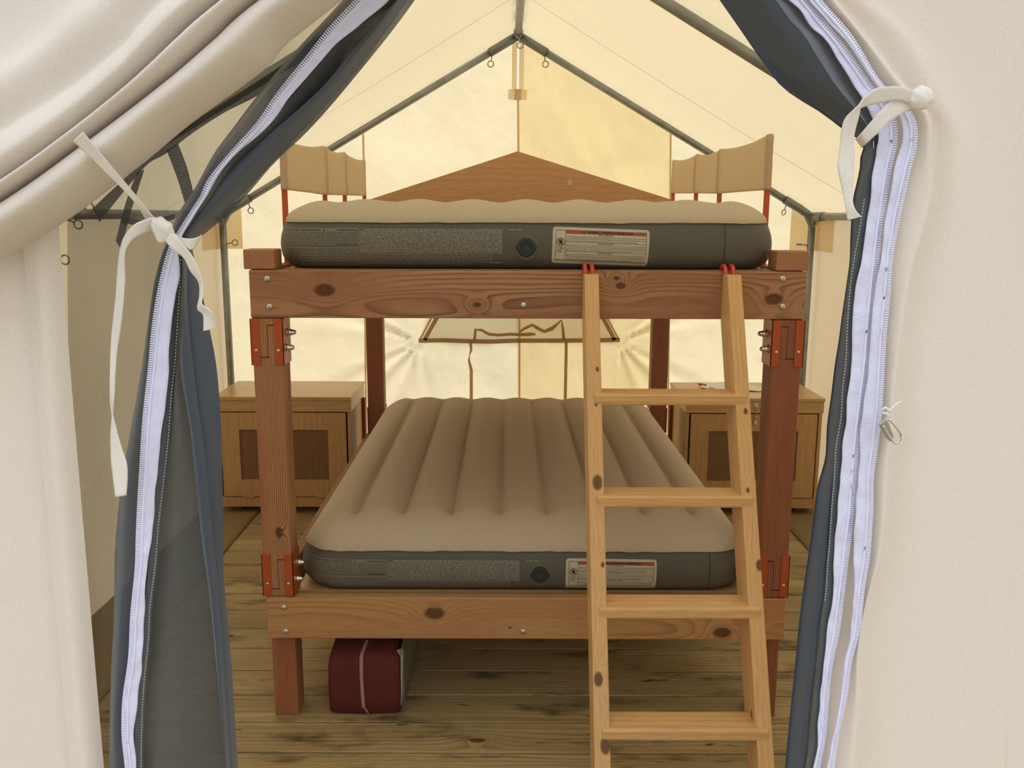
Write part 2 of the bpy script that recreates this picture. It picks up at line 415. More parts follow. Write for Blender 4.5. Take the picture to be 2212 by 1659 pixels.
def solid(o, th):
    m = o.modifiers.new('thickness', 'SOLIDIFY'); m.thickness = th; m.offset = 0
    return o
def frange(a, b, n): return [a + (b - a) * i / (n - 1) for i in range(n)]
def Y0(line, y):
    return [(p[0], p[1], p[2] if len(p) > 2 else y) for p in line]
def with_bulge(lines, bulges):
    """insert a middle column pushed toward the camera between neighbours"""
    out = [lines[0]]
    for i, b in enumerate(bulges):
        a, c = lines[i], lines[i + 1]
        if b is not None:
            mid = []
            for (p, q) in zip(a, c):
                m = (p + q) / 2; w = (p - q).length
                m.y -= (b if not callable(b) else b(w)); mid.append(m)
            out.append(mid)
        out.append(c)
    return out

# ================================================================== SETTING
# deck floor: boards run across the tent
bm = bmesh.new()
bw = .1689; y = .003 - bw * 26
k = 0
while y < 3.0:
    x = -2.3 + random.uniform(-.6, 0)
    box(bm, -2.6, 2.6, y + .0036, y + bw - .0036, -.035, 0.0, .0025, 1)
    y += bw; k += 1
tag(obj('floor', bm, MT['floor'], center=False), 'weathered yellowish wooden deck boards running across the tent', kind='structure')
bm = bmesh.new(); box(bm, -2.6, 2.6, -4.39, 3.1, -.09, -.037)
tag(obj('trim_1', bm, MT['groove'], center=False), 'dark underside of the deck between the boards', kind='structure')
bm = bmesh.new(); box(bm, -14, 14, -16, 14, -.5, -.4)
tag(obj('ground', bm, MT['ground'], center=False), 'bare ground around the tent platform', kind='structure')

EAVE, RIDGE, HW = 1.62, 2.61, 1.71
YB, YM, YF = 2.64, .58, -1.46          # frame planes
SL = (RIDGE - EAVE) / HW
def roofz(x, off=.03): return RIDGE + off - abs(x) * SL
def nz(p, s, a):
    return a * noise.noise(Vector(p) * s)

# roof canvas
bm = bmesh.new()
def roof_side(sg):
    nx, ny = 40, 120; V = []
    for j in range(ny + 1):
        row = []
        for i in range(nx + 1):
            yy = -1.56 + (2.70 + 1.56) * j / ny; f = i / nx; xx = sg * f * (HW + .05)
            span = ((yy - YF) / 2.05) % 1.0
            sag = -.022 * math.sin(PI * span) * math.sin(PI * f)
            wr = .006 * noise.noise(Vector((xx * 2 + yy * 3.2, yy * 5 - abs(xx) * 4, sg * 3))) * (1 - f) + .004 * noise.noise(Vector((xx * 3, yy * 2, 5)))
            row.append(bm.verts.new((xx, yy, roofz(xx, .032) + sag + wr)))
        V.append(row)
    for j in range(ny):
        for i in range(nx): bm.faces.new((V[j][i], V[j][i + 1], V[j + 1][i + 1], V[j + 1][i]))
roof_side(1); roof_side(-1)
bmesh.ops.remove_doubles(bm, verts=bm.verts, dist=.0006)
roof = tag(obj('ceiling', bm, MT['canvas_roof'], smooth=True, center=False), 'cream canvas tent roof lit through from outside', kind='structure')
# sewn seams on the roof
for sg in (-1, 1):
    for ys in (1.76, -.3):
        bm = bmesh.new(); n = 40; prev = None
        for i in range(n + 1):
            f = i / n; xx = sg * f * (HW + .03)
            span = ((ys - YF) / 2.05) % 1.0
            zz = roofz(xx, .024) - .022 * math.sin(PI * span) * math.sin(PI * f)
            yy = ys - .04 * math.sin(PI * f)
            a = bm.verts.new((xx, yy - .0026, zz)); b = bm.verts.new((xx, yy + .0026, zz))
            if prev: bm.faces.new((prev[0], prev[1], b, a))
            prev = (a, b)
        obj('seam', bm, MT['seam_thread'], roof)

# back wall: panels between the sewn seams
def wall_panel(bm, x0, x1, yb, zt, nx, nzv, amp=.008, seed=0.0, radial=None):
    V = []
    for j in range(nzv + 1):
        row = []
        for i in range(nx + 1):
            xx = x0 + (x1 - x0) * i / nx; top = zt(xx); zz = top * j / nzv
            dy = 1.9 * amp * noise.noise(Vector((xx * 3.2 + zz * 1.4 + seed, zz * 1.6 - xx * 1.2, seed))) + amp * .5 * noise.noise(Vector((xx * 9, zz * 5 + xx * 4, seed + 3)))
            if radial:
                for (cx, cz, a0, a1) in radial:
                    r = math.hypot(xx - cx, zz - cz); an = math.atan2(zz - cz, xx - cx)
                    if a0 < an < a1 and r > .02:
                        w = min(1, (an - a0) / .25, (a1 - an) / .25)
                        dy += w * .020 * math.sin(an * 15) * math.exp(-r * 1.6) * min(1, r / .08)
            row.append(bm.verts.new((xx, yb + dy, zz)))
        V.append(row)
    for j in range(nzv):
        for i in range(nx): bm.faces.new((V[j][i], V[j][i + 1], V[j + 1][i + 1], V[j + 1][i]))
YW = 2.72
XC = P(1120, 260, YW).x
XL = P(787, 350, YW).x; XR = P(1449, 310, YW).x
zt = lambda x: roofz(x, .01)
wc = P(906, 737, YW); wd = P(1337, 736, YW)
rad = [(wc.x, wc.z, -2.9, -1.2), (wd.x, wd.z, -1.9, -.3), (wc.x, wc.z, 2.3, 3.1), (wd.x, wd.z, .1, .9)]
ZS = P(1118, 197, YW).z
def slit(bm, sg):
    for v in bm.verts:
        if abs(v.co.x - XC) < 1e-4 and v.co.z > ZS: v.co.x -= sg * .0085
bm = bmesh.new(); wall_panel(bm, -HW - .03, XC, YW, zt, 90, 120, .009, 1.7, rad); slit(bm, 1)
wb = tag(obj('wall_back', bm, MT['canvas_back'], smooth=True, center=False), 'cream back canvas wall of the tent glowing with daylight', kind='structure')
bm = bmesh.new(); wall_panel(bm, XC, XR, YW, zt, 60, 120, .011, 5.2, rad); slit(bm, -1)
obj('canvas_panel', bm, MT['canvas_back2'], wb, smooth=True)['label'] = 'yellower right hand door panel of the back wall'
bm = bmesh.new(); wall_panel(bm, XR, HW + .03, YW, zt, 40, 120, .009, 9.2, rad)
obj('canvas_panel', bm, MT['canvas_back'], wb, smooth=True)
def strip_wall(name, pts, w, m, parent, Y=YW - .014, th=.0015, ext=None):
    """flat webbing following pixel points on the back wall"""
    wp = [P(u, v, Y) for u, v in pts]
    L, R = [], []
    for i, p in enumerate(wp):
        a = wp[max(i - 1, 0)]; b = wp[min(i + 1, len(wp) - 1)]; t = (b - a).normalized(); n = Vector((t.z, 0, -t.x))
        ww = w[i] if isinstance(w, (list, tuple)) else w
        L.append(p + n * ww / 2); R.append(p - n * ww / 2)
    o = obj(name, sheet([L, R], 1), m, parent)
    return solid(o, th)
pxm = 1950 / 5.35
strip_wall('seam', [(1119, 214), (1120, 330), (1121, 600), (1122, 700), (1122, 900), (1122, 1040)], .012, MT['webbing_tan'], wb)
strip_wall('seam', [(784, 278), (786, 360), (788, 600), (792, 1060)], .012, MT['webbing_tan'], wb)
strip_wall('seam', [(1449, 270), (1448, 420), (1446, 600), (1442, 1060)], .010, MT['webbing_tan'], wb)
# ridge zip of the back door
zz = thing('wall_zipper', P(1118, 140, YW - .01), 'bright white zipper on tan tape at the peak of the back wall', 'zipper')
strip_wall('tape', [(1111.5, 78), (1110.5, 196)], .026, MT['canvas_patch'], zz, YW - .018); strip_wall('tape', [(1127.5, 78), (1126, 196)], .026, MT['canvas_patch'], zz, YW - .018)
strip_wall('teeth', [(1120, 80), (1119, 194)], .020, MT['zip_white'], zz, YW - .010)
strip_wall('stop_tab', [(1098, 204), (1138, 205)], .056, MT['canvas_patch'], zz, YW - .026)
strip_wall('stop_tab', [(1111, 204), (1126, 205)], .062, MT['canvas_guard'], zz, YW - .030)

# window in the back wall
w1 = tag(bpy.data.objects.new('window_1', None), 'greyish screened window of the back wall below the upper bunk', kind='structure'); COL.objects.link(w1); w1.location = P(1120, 700, YW)
V4 = [P(937, 640, YW + .02), P(1308, 640, YW + .02), P(1336, 734, YW + .02), P(907, 734, YW + .02)]
L = arc_resample([V4[0], V4[3]], 14); R = arc_resample([V4[1], V4[2]], 14)
o = obj('window_flap', sheet([L, R], 40, disp=lambda a, b, p: Vector((0, .006 * noise.noise(p * 14), 0))), MT['window_canvas'], w1, smooth=True)
YY = YW - .02
strip_wall('sill_tape', [(904, 736), (960, 735), (1010, 737), (1060, 738), (1110, 736), (1200, 736), (1290, 735), (1339, 734)], .026, MT['webbing_dark'], w1, YY)
strip_wall('side_tape', [(962, 640), (944, 686), (917, 734)], .024, MT['webbing_dark'], w1, YY)
strip_wall('side_tape', [(1284, 640), (1302, 686), (1328, 734)], .024, MT['webbing_dark'], w1, YY)
strip_wall('side_edge', [(950, 640), (932, 686), (908, 732)], .012, MT['canvas_guard'], w1, YY + .002)
strip_wall('side_edge', [(1292, 640), (1311, 686), (1336, 732)], .012, MT['canvas_guard'], w1, YY + .002)
g = 'window tie straps'
def wt(pts, w): return strip_wall('window_strap', pts, [q * 1.3 for q in w] if isinstance(w, list) else w * 1.15, MT['webbing_dark'], w1, YY - .004)
wt([(1025, 735), (1027, 712), (1040, 713), (1056, 722), (1078, 724), (1100, 722), (1124, 723), (1144, 722), (1157, 722)], [.012, .014, .012, .014, .013, .014, .015, .017, .008])
wt([(1122, 718), (1132, 710), (1150, 702), (1163, 710), (1176, 716), (1192, 710), (1204, 700), (1212, 691)], [.008, .013, .013, .016, .015, .018, .011, .005])
wt([(1213, 691), (1216, 712), (1218, 734)], [.004, .013, .014])
wt([(1016, 738), (1018, 756), (1014, 768), (1013, 778), (1018, 800), (1018, 830), (1018, 900)], [.012, .012, .004, .010, .015, .015, .015])
wt([(1223, 738), (1223, 760), (1221, 860), (1221, 900)], .016)

# side walls
def side_wall(sg, name, label):
    bm = bmesh.new(); V = []; ny, nv = 90, 40
    for j in range(nv + 1):
        row = []
        for i in range(ny + 1):
            yy = -1.50 + (YW + 1.50) * i / ny; zz2 = (EAVE + .01) * j / nv
            row.append(bm.verts.new((sg * (HW + .045 + .008 * noise.noise(Vector((yy * 2, zz2 * 1.3, sg * 4)))), yy, zz2)))
        V.append(row)
    for j in range(nv):
        for i in range(ny): bm.faces.new((V[j][i], V[j][i + 1], V[j + 1][i + 1], V[j + 1][i]))
    return tag(obj(name, bm, MT['canvas_side'], smooth=True, center=False), label, kind='structure')
wl = side_wall(-1, 'wall_left', 'tan canvas side wall left of the bunk bed')
wr_ = side_wall(1, 'wall_right', 'tan canvas side wall right of the bunk bed')
# reinforcement patches at the back corners
for sg in (-1, 1):
    a = P(520 if sg < 0 else 1711, 440, YW - .02); x0, x1 = sorted((a.x, sg * (HW + .04)))
    zb = P(520, 537, YW).z
    bm = bmesh.new(); prism(bm, [Vector((x0, YW - .022, zb)), Vector((x1, YW - .022, zb)), Vector((x1, YW - .022, min(zt(x1), 9))), Vector((x0, YW - .022, zt(x0) - .01))], Vector((0, .002, 0)))
    obj('corner_patch', bm, MT['canvas_patch'], wb)
    bm = bmesh.new(); box(bm, sg * (HW + .036) - .001, sg * (HW + .036) + .001, YW - .34, YW - .02, zb, EAVE)
    obj('corner_patch', bm, MT['canvas_patch'], wl if sg < 0 else wr_)
# wall skirts that lie on the deck
for sg, lab in ((-1, 'brown canvas wall skirt lying on the deck under the left storage cabinet'), (1, 'brown canvas wall skirt lying on the deck under the right storage cabinet')):
    xs = frange(sg * 1.43, sg * (HW + .03), 10)
    cols = [[Vector((x, yy, .004 + .0025 * (1 + noise.noise(Vector((x * 5, yy * 5, 2)))))) for yy in frange(-.4, 2.66, 60)] for x in xs]
    o = obj('floor_skirt', sheet(cols, 1), MT['floor_cloth'], smooth=True); solid(o, .002)
    tag(o, lab, 'skirt', 'wall skirts on the deck')

# ------------------------------------------------------------------ steel frame
fr = thing('tent_frame', (0, YM, 0), 'grey galvanized steel tube frame holding up the canvas tent', 'tent frame')
R1 = .0205
def pole(name, a, b, r=R1, m='steel'):
    bm = bmesh.new(); tube(bm, [a, (Vector(a) + Vector(b)) / 2, b], r, 16); return obj(name, bm, MT[m], fr, smooth=True)
def eyebolt(p, dirv, ringn):
    """shank from p along dirv, ring of wire at its end"""
    d = Vector(dirv).normalized(); n = Vector(ringn).normalized(); s = d.cross(n).normalized()
    bm = bmesh.new(); p = Vector(p); c = p + d * .048; r = .0165
    pts = [p, p + d * .015, p + d * .028]
    for k in range(0, 21):
        a = PI + 2 * PI * k / 20 * .96 + .08
        pts.append(c + d * math.cos(a) * r + s * math.sin(a) * r)
    tube(bm, pts, .0032, 8); return obj('eye_bolt', bm, MT['steel'], fr, smooth=True)
for yf in (YB, YM, YF):
    for sg in (-1, 1):
        ex, ez = sg * HW, EAVE
        dr = (Vector((0, yf, RIDGE)) - Vector((ex, yf, ez))).normalized()
        pole('rafter', Vector((ex, yf, ez)) + dr * .03, Vector((0, yf, RIDGE)) - dr * .03)
        pole('leg_pole', (ex, yf, .0), (ex, yf, ez - .02))
        # corner fitting: three short sleeves
        bm = bmesh.new(); c = Vector((ex, yf, ez))
        arc = [c + dr * .19, c + dr * .09, c + dr * .035 + Vector((0, 0, -.004)), c + Vector((0, 0, -.04)), c + Vector((0, 0, -.11)), c + Vector((0, 0, -.19))]
        tube(bm, arc, .0245, 16)
        ydir = -1 if yf == YB else (1 if yf == YF else 0)
        for s2 in ((-1, 1) if ydir == 0 else (ydir,)):
            tube(bm, [c, c + Vector((0, s2 * .1, 0)), c + Vector((0, s2 * .19, 0))], .0245, 16)
        obj('corner_fitting', bm, MT['steel_fit'], fr, smooth=True)
        eyebolt(c + dr * .18 + Vector((0, 0, -.02)), (-.25 * sg, 0, -1), (-.1 * sg, 1, 0) if sg < 0 else (1, .35, 0))
        eyebolt(c + Vector((-sg * .02, 0, -.165)), (-sg, -.1, .1), (0, 1, 0) if sg < 0 else (0, .2, 1))
        eyebolt(c + Vector((-sg * .0, ydir * .17 if ydir else .17, -.018)), (-sg, 0, -.45), (0, 1, .2))
        c2 = Vector((0, yf, RIDGE))
        eyebolt(c2 - dr * .17 + Vector((0, 0, -.02)), (0.15 * sg, 0, -1), (.15, 1, 0))
    bm = bmesh.new(); c = Vector((0, yf, RIDGE))
    for sg in (-1, 1):
        d = Vector((sg * HW, 0, EAVE - RIDGE)).normalized(); tube(bm, [c, c + d * .1, c + d * .185], .0245, 16)
    ydir = -1 if yf == YB else 1
    for s2 in ((-1, 1) if yf == YM else (ydir,)):
        tube(bm, [c + Vector((0, 0, .002)), c + Vector((0, s2 * .06, .002)), c + Vector((0, s2 * .12, .002))], .0255, 16)
    obj('ridge_fitting', bm, MT['steel_fit'], fr, smooth=True)
    eyebolt(c + Vector((.004, (-.1 if yf == YB else .1), -.022)), (.12, 0, -1), (.25, 1, 0))
for y0, y1 in ((YF, YM), (YM, YB)):
    pole('ridge_pole', (0, y0 + .03, RIDGE + .002), (0, y1 - .03, RIDGE + .002))
    for sg in (-1, 1): pole('eave_pole', (sg * HW, y0 + .03, EAVE), (sg * HW, y1 - .03, EAVE))

# ================================================================== BUNK BED
BX, BY = .825, 2.29
UT, UB, LT, LB = 1.460, 1.318, .432, .292     # upper beam top/bottom, lower beam top/bottom
bed = thing('bunk_bed', (0, BY / 2, 0), 'wooden bunk bed of thick lumber with orange steel corner brackets', 'bunk bed')
board('front_rail', -BX, BX, 0, .038, UB, UT, MT['beam_up'], bed, .004)['label'] = 'reddish upper front rail with dark knots'
board('front_rail', -BX + .004, BX, 0, .038, LB, LT, MT['beam_low'], bed, .004)['label'] = 'pale pine lower front rail'
board('back_rail', -BX, BX, BY - .038, BY, UB, UT, MT['beam_up'], bed, .004)
board('back_rail', -BX, BX, BY - .038, BY, LB, LT, MT['beam_low'], bed, .004)
for zb, ztt in ((UB, UT), (LB, LT)):
    board('side_rail', -BX - .008, -BX + .030, .040, BY - .040, zb + .001, ztt - .001, MT['rail_side'], bed, .004)
    board('side_rail', BX - .034, BX + .004, .040, BY - .040, zb + .001, ztt - .001, MT['rail_side'], bed, .004)
    # plywood deck that carries the mattress
    for k, (a, b) in enumerate(((.058, .78), (.785, 1.52), (1.525, 2.245))):
        board('deck_panel', -.735, .735, a, b, ztt - .016, ztt + .001, MT['ply'], bed, .001)
    for ys in (.10, .62, 1.15, 1.68, 2.18):
        board('cross_slat', -.785, .785, ys, ys + .038, ztt - .090, ztt - .017, MT['beam_low'], bed, .002)
PW = .090
def bracket(xo, s, yf, zb, zt_, face):
    """orange steel sleeve: side plate with a flange on the front of the post. xo outer x of post, s inward sign"""
    bm = bmesh.new(); t = .0035
    xi = xo + s * PW
    f0, f1 = (yf - t, yf) if face < 0 else (yf, yf + t)
    ylo, yhi = (yf - t, yf + PW * .99) if face < 0 else (yf - PW * .99, yf + t)
    sx = lambda a, b: (min(a, b), max(a, b))
    for (e, d) in ((xo - s * .001, s), (xi + s * .001, -s)):
        a, b = sx(e - d * t, e + d * .024); box(bm, a, b, f0, f1, zb, zt_, .0008)
        a, b = sx(e - d * t, e); box(bm, a, b, ylo, yhi, zb, zt_, .0008)
    o = obj('corner_bracket', bm, MT['orange'], bed)
    if face < 0:
        zs = zb + .045 if zb > .8 else zb + .042
        for xx in (xo + s * .012, xi - s * .012):
            bm = bmesh.new(); lathe(bm, [(.0056, 0), (.0056, .001), (.004, .0028), (.0015, .0034), (0, .0034)], (xx, f0, zs), (0, -1, 0), 14)
            obj('screw', bm, MT['nickel'], o, smooth=True)
        for zz2, yy in ((zs + .005, yf + .028), (zs + .048, yf + .058)):
            bm = bmesh.new()
            lathe(bm, [(.0, 0), (.015, 0), (.015, .002), (.0095, .002), (.0095, .010)], (xi + s * .004, yy, zz2), (s, 0, 0), 20)
            lathe(bm, [(.0105, .003), (.0105, .010), (.0088, .012), (.0080, .018), (.005, .024), (0, .0265)], (xi + s * .004, yy, zz2), (s, 0, 0), 6 if False else 16)
            obj('acorn_nut', bm, MT['nickel'], o, smooth=True)
    return o
def joint_slots(xo, s, zb, up):
    """saw kerfs of the half-lap joint seen on the post front"""
    xi = xo + s * PW
    bm = bmesh.new()
    xm = xo + s * .046
    z1, z2 = (zb + .121, zb + .024)
    a, b = sorted((xm, xi - s * .024)); box(bm, a, b, .0030, .0052, z1 - .0012, z1 + .0012)
    a, b = sorted((xm + s * .003, xo + s * .024)); box(bm, a, b, .0030, .0052, z2 - .0012, z2 + .0012)
    box(bm, xm - .0003, xm + .0003, .0030, .0052, z2, z1)
    return obj('joint_gap', bm, MT['groove'], bed)
for s in (-1, 1):
    xo = s * BX; si = -s
    a, b = sorted((xo, xo + si * PW))
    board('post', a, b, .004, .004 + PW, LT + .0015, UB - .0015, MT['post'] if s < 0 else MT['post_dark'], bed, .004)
    bracket(xo, si, .004, UB - .1435, UB - .003, -1); bracket(xo, si, .004, LT + .003, LT + .143, -1)
    joint_slots(xo, si, UB - .1435, 1); joint_slots(xo, si, LT + .003, 0)
    a, b = sorted((xo - s * .0045 if s < 0 else xo, xo + si * .082))
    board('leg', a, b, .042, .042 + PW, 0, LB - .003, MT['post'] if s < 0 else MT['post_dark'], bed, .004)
    a, b = sorted((xo + s * .014, xo + s * .014 + si * .092)) if s < 0 else sorted((xo + .004, xo - .092))
    board('post_block', a, b, .000, .092, UT + .002, UT + .060, MT['block'], bed, .004)
    # rear posts
    a, b = sorted((xo, xo + si * PW))
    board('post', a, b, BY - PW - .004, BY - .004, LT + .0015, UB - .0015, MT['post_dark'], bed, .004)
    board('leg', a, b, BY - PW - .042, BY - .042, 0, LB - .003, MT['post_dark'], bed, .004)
    bracket(xo, si, BY - .004, LT + .003, LT + .143, 1); bracket(xo, si, BY - .004, UB - .1435, UB - .003, 1)
def carriage(u, v, Y=0.0):
    p = P(u, v, Y); p.y = Y
    bm = bmesh.new(); lathe(bm, [(.0098, -.001), (.0098, .0005), (.0088, .003), (.006, .0052), (.003, .006), (0, .0062)], p, (0, -1, 0), 20)
    obj('bolt_head', bm, MT['zinc'], bed, smooth=True)
for u, v in ((577, 602), (582, 662), (1691, 602), (1690, 662), (1131, 659), (613, 1312), (617, 1364), (1130, 1364)): carriage(u, v)
# headboard
HB = []
pk = P(1118, 327, BY + .01); hl = P(790, 434, BY + .01); hr = P(1438, 431, BY + .01)
bm = bmesh.new(); yb = BY + .002
prism(bm, [Vector((-BX, yb, UB)), Vector((BX, yb, UB)), Vector((BX, yb, hr.z)), Vector((pk.x, yb, pk.z)), Vector((-BX, yb, hl.z))], Vector((0, .018, 0)))
hb = obj('headboard', bm, MT['ply_head'], bed); hb['label'] = 'peaked plywood headboard'
p = P(1231, 394, yb); bm = bmesh.new()
rng = random.Random(4); n = 26
ring = [bm.verts.new((p.x + math.cos(2 * PI * k / n) * rr, yb - .0008, p.z + math.sin(2 * PI * k / n) * rr * 1.1)) for k in range(n) for rr in [.010 + rng.random() * .007]]
cv = bm.verts.new((p.x, yb - .0008, p.z))
for k in range(n): bm.faces.new((cv, ring[k], ring[(k + 1) % n]))
obj('paint_scuff', bm, MT['label_bg'], hb)

# guard rails with canvas sleeves on both sides of the upper bunk
def guard(s, ys, ztop, zbot):
    xg = s * .800
    for i, yy in enumerate(ys):
        bm = bmesh.new(); box(bm, xg - .0095, xg + .0095, yy - .0035, yy + .0035, 1.36, ztop[i] - .006, .001)
        obj('guard_bar', bm, MT['orange_bar'], bed)
    # canvas wrapped round the bars: a closed sleeve, slack between bars
    n = 72; rows = 18; bm = bmesh.new(); V = []
    y0, y1 = ys[0] - .016, ys[-1] + .016
    def interp(tab, yy):
        for i in range(len(ys) - 1):
            if yy <= ys[i + 1] or i == len(ys) - 2:
                t = (yy - ys[i]) / (ys[i + 1] - ys[i]); t = max(0, min(1, t)); return tab[i] * (1 - t) + tab[i + 1] * t, 4 * t * (1 - t)
    for i in range(n + 1):
        yy = y0 + (y1 - y0) * i / n; zt2, sl = interp(ztop, yy); zb2, _ = interp(zbot, yy)
        row = []
        for k in range(2 * rows):
            side = 1 if k < rows else -1; q = (k if k < rows else 2 * rows - 1 - k) / (rows - 1)
            zz2 = zb2 + (zt2 - zb2 - .012 * sl) * q
            bar = math.exp(-(min(abs(yy - b) for b in ys) / .018) ** 2)
            thk = .0040 + .0095 * bar
            if q > .96: thk *= .7
            dx = .010 * sl * math.sin(q * 2.4 + 1) * (-s) + .006 * noise.noise(Vector((yy * 6, zz2 * 7, s * 5))) * (.3 + sl)
            row.append(bm.verts.new((xg + dx + side * thk, yy + (.004 * noise.noise(Vector((q * 6, yy * 3, 1))) if i in (0, n) else 0), zz2)))
        V.append(row)
    m2 = 2 * rows
    for i in range(n):
        for k in range(m2):
            if k == m2 - 1 : bm.faces.new((V[i][k], V[i][0], V[i + 1][0], V[i + 1][k]))
            else: bm.faces.new((V[i][k], V[i][k + 1], V[i + 1][k + 1], V[i + 1][k]))
    for i in (0, n):
        for k in range(rows - 1): bm.faces.new((V[i][k], V[i][k + 1], V[i][m2 - 2 - k], V[i][m2 - 1 - k]))
    bmesh.ops.recalc_face_normals(bm, faces=bm.faces)
    g = obj('guard_canvas', bm, MT['canvas_guard'], bed, smooth=True)
    for yy in ys[1:-1]:
        for d in (-.013, .013):
            zt2, _ = interp(ztop, yy); zb2, _ = interp(zbot, yy)
            bm = bmesh.new(); box(bm, xg - s * .0125 - .0006, xg - s * .0125 + .0006, yy + d - .0008, yy + d + .0008, zb2 + .004, zt2 - .016)
            obj('stitch_line', bm, MT['webbing_tan'], g)
    return g
guard(-1, (.38, 1.06, 1.52, 2.10), (1.865, 1.893, 1.900, 1.900), (1.702, 1.70, 1.708, 1.718))
guard(1, (.38, 1.06, 1.52, 2.10), (1.885, 1.886, 1.897, 1.905), (1.706, 1.71, 1.722, 1.735))

# ================================================================== AIR MATTRESSES
MW, MY0, MY1, MR = .740, .046, 2.170, .14
MCX, MCY = -.002, (MY0 + MY1) / 2; MHX, MHY = MW, (MY1 - MY0) / 2
SIDE = .138
def dims(w, z, r):
    global MHX, CROWN, MR
    MHX = w; CROWN = z; MR = r
def outline(s):
    """point and outward normal at arc length s measured along the front edge from its middle (+x), s beyond the straight runs round the corner"""
    sg = 1 if s >= 0 else -1; a = abs(s); st = MHX - MR; q = MR * PI / 2
    if a <= st: x, y, nx, ny = a, -MHY, 0, -1
    elif a <= st + q:
        t = (a - st) / MR; x = st + MR * math.sin(t); y = -MHY + MR - MR * math.cos(t); nx, ny = math.sin(t), -math.cos(t)
    else: x, y, nx, ny = MHX, -MHY + MR + (a - st - q), 1, 0
    return Vector((MCX + sg * x, MCY + y)), Vector((sg * nx, ny))
def side_off(t):
    o = .019 * (1 - (2 * t - 1) ** 2)
    if t < .25: o -= .020 * ((.25 - t) / .25) ** 2
    return o
def on_side(s, t, z0, lift=.0012):
    p, n = outline(s); p = p + n * (side_off(t) + lift)
    return Vector((p.x, p.y, z0 + .001 + (SIDE - .001) * t))
def mattress(z0, label, printed):
    t0 = thing('air_mattress', (MCX, MCY, z0), label, 'mattress')
    # flocked top with nine lengthwise tubes
    NX, NY = 150, 150; bm = bmesh.new(); V = []
    def warp(f):  # more rows near the edges
        return math.copysign(1 - (1 - abs(f)) ** 1.6, f)
    for j in range(NY + 1):
        row = []
        for i in range(NX + 1):
            x = warp(-1 + 2 * i / NX) * MHX; y = warp(-1 + 2 * j / NY) * MHY
            dx = max(0, (abs(x) - (MHX - MR)) / MR); dy = max(0, (abs(y) - (MHY - MR)) / MR)
            if dx > 0 and dy > 0:
                mx, my = dx * math.sqrt(1 - dy * dy / 2), dy * math.sqrt(1 - dx * dx / 2)
                e = MR * (1 - math.hypot(mx, my))
                X = math.copysign(MHX - MR + MR * mx, x); Y = math.copysign(MHY - MR + MR * my, y)
            else:
                X, Y = x, y; e = min(MHX - abs(x), MHY - abs(y))
            w = .135; q = max(0, min(1, e / w)); h = .058 * math.sqrt(1 - (1 - q) ** 2)
            # tubes
            tw = 2 * (MHX - .0) / 9.0
            ph = (X + MHX) / tw; fr_ = abs(math.sin(PI * ph))
            gm = max(0, min(1, (MHY - abs(Y) - .055) / .13)); gm = gm * gm * (3 - 2 * gm)
            gx = 1 if abs(X) < MHX - .08 else max(0, (MHX - abs(X)) / .08)
            dip = (1 - fr_ ** .62) * .046 * gm * gx
            end = math.exp(-((MHY - abs(Y) - .12) / .05) ** 2) * (1 - fr_) * .004
            wr = .0015 * noise.noise(Vector((X * 5, Y * 5, z0))) + (.003 * math.sin(math.atan2(Y, X) * 90) * math.exp(-e / .02) * (1 if dx > 0 and dy > 0 else .25))
            hh = h + (CROWN * q - dip + end) + wr * min(1, e / .01)
            row.append(bm.verts.new((MCX + X, MCY + Y, z0 + SIDE + hh)))
        V.append(row)
    for j in range(NY):
        for i in range(NX): bm.faces.new((V[j][i], V[j][i + 1], V[j + 1][i + 1], V[j + 1][i]))
    bmesh.ops.recalc_face_normals(bm, faces=bm.faces)
    obj('flocked_top', bm, MT['flock'], t0, smooth=True)['label'] = 'beige flocked top with lengthwise air channels'
    # full outline loop
    per = []
    N1, NC, N2 = 90, 14, 60
    st = MHX - MR; q = MR * PI / 2; sy = 2 * MHY - 2 * MR
    def loop_pts():
        out = []
        for i in range(N1): out.append((Vector((-st + 2 * st * i / N1, -MHY)), Vector((0, -1))))
        for (cx, cy, a0) in ((st, -MHY + MR, -PI / 2),):
            for i in range(NC): a = a0 + PI / 2 * i / NC; out.append((Vector((cx + MR * math.cos(a), cy + MR * math.sin(a))), Vector((math.cos(a), math.sin(a)))))
        for i in range(N2): out.append((Vector((MHX, -MHY + MR + sy * i / N2)), Vector((1, 0))))
        for i in range(NC): a = PI / 2 * i / NC; out.append((Vector((st + MR * math.cos(a), MHY - MR + MR * math.sin(a))), Vector((math.cos(a), math.sin(a)))))
        for i in range(N1): out.append((Vector((st - 2 * st * i / N1, MHY)), Vector((0, 1))))
        for i in range(NC): a = PI / 2 + PI / 2 * i / NC; out.append((Vector((-st + MR * math.cos(a), MHY - MR + MR * math.sin(a))), Vector((math.cos(a), math.sin(a)))))
        for i in range(N2): out.append((Vector((-MHX, MHY - MR - sy * i / N2)), Vector((-1, 0))))
        for i in range(NC): a = PI + PI / 2 * i / NC; out.append((Vector((-st + MR * math.cos(a), -MHY + MR + MR * math.sin(a))), Vector((math.cos(a), math.sin(a)))))
        return out
    LP = loop_pts(); bm = bmesh.new(); R = []
    for k in range(17):
        t = k / 16
        R.append([bm.verts.new((MCX + p.x + n.x * side_off(t), MCY + p.y + n.y * side_off(t), z0 + .001 + (SIDE - .001) * t)) for p, n in LP])
    n_ = len(LP)
    for k in range(16):
        for i in range(n_): bm.faces.new((R[k][i], R[k][(i + 1) % n_], R[k + 1][(i + 1) % n_], R[k + 1][i]))
    bm.faces.new(R[0][::-1])
    bmesh.ops.recalc_face_normals(bm, faces=bm.faces)
    sd = obj('side_wall', bm, MT['vinyl'], t0, smooth=True); sd['label'] = 'dark grey vinyl side'
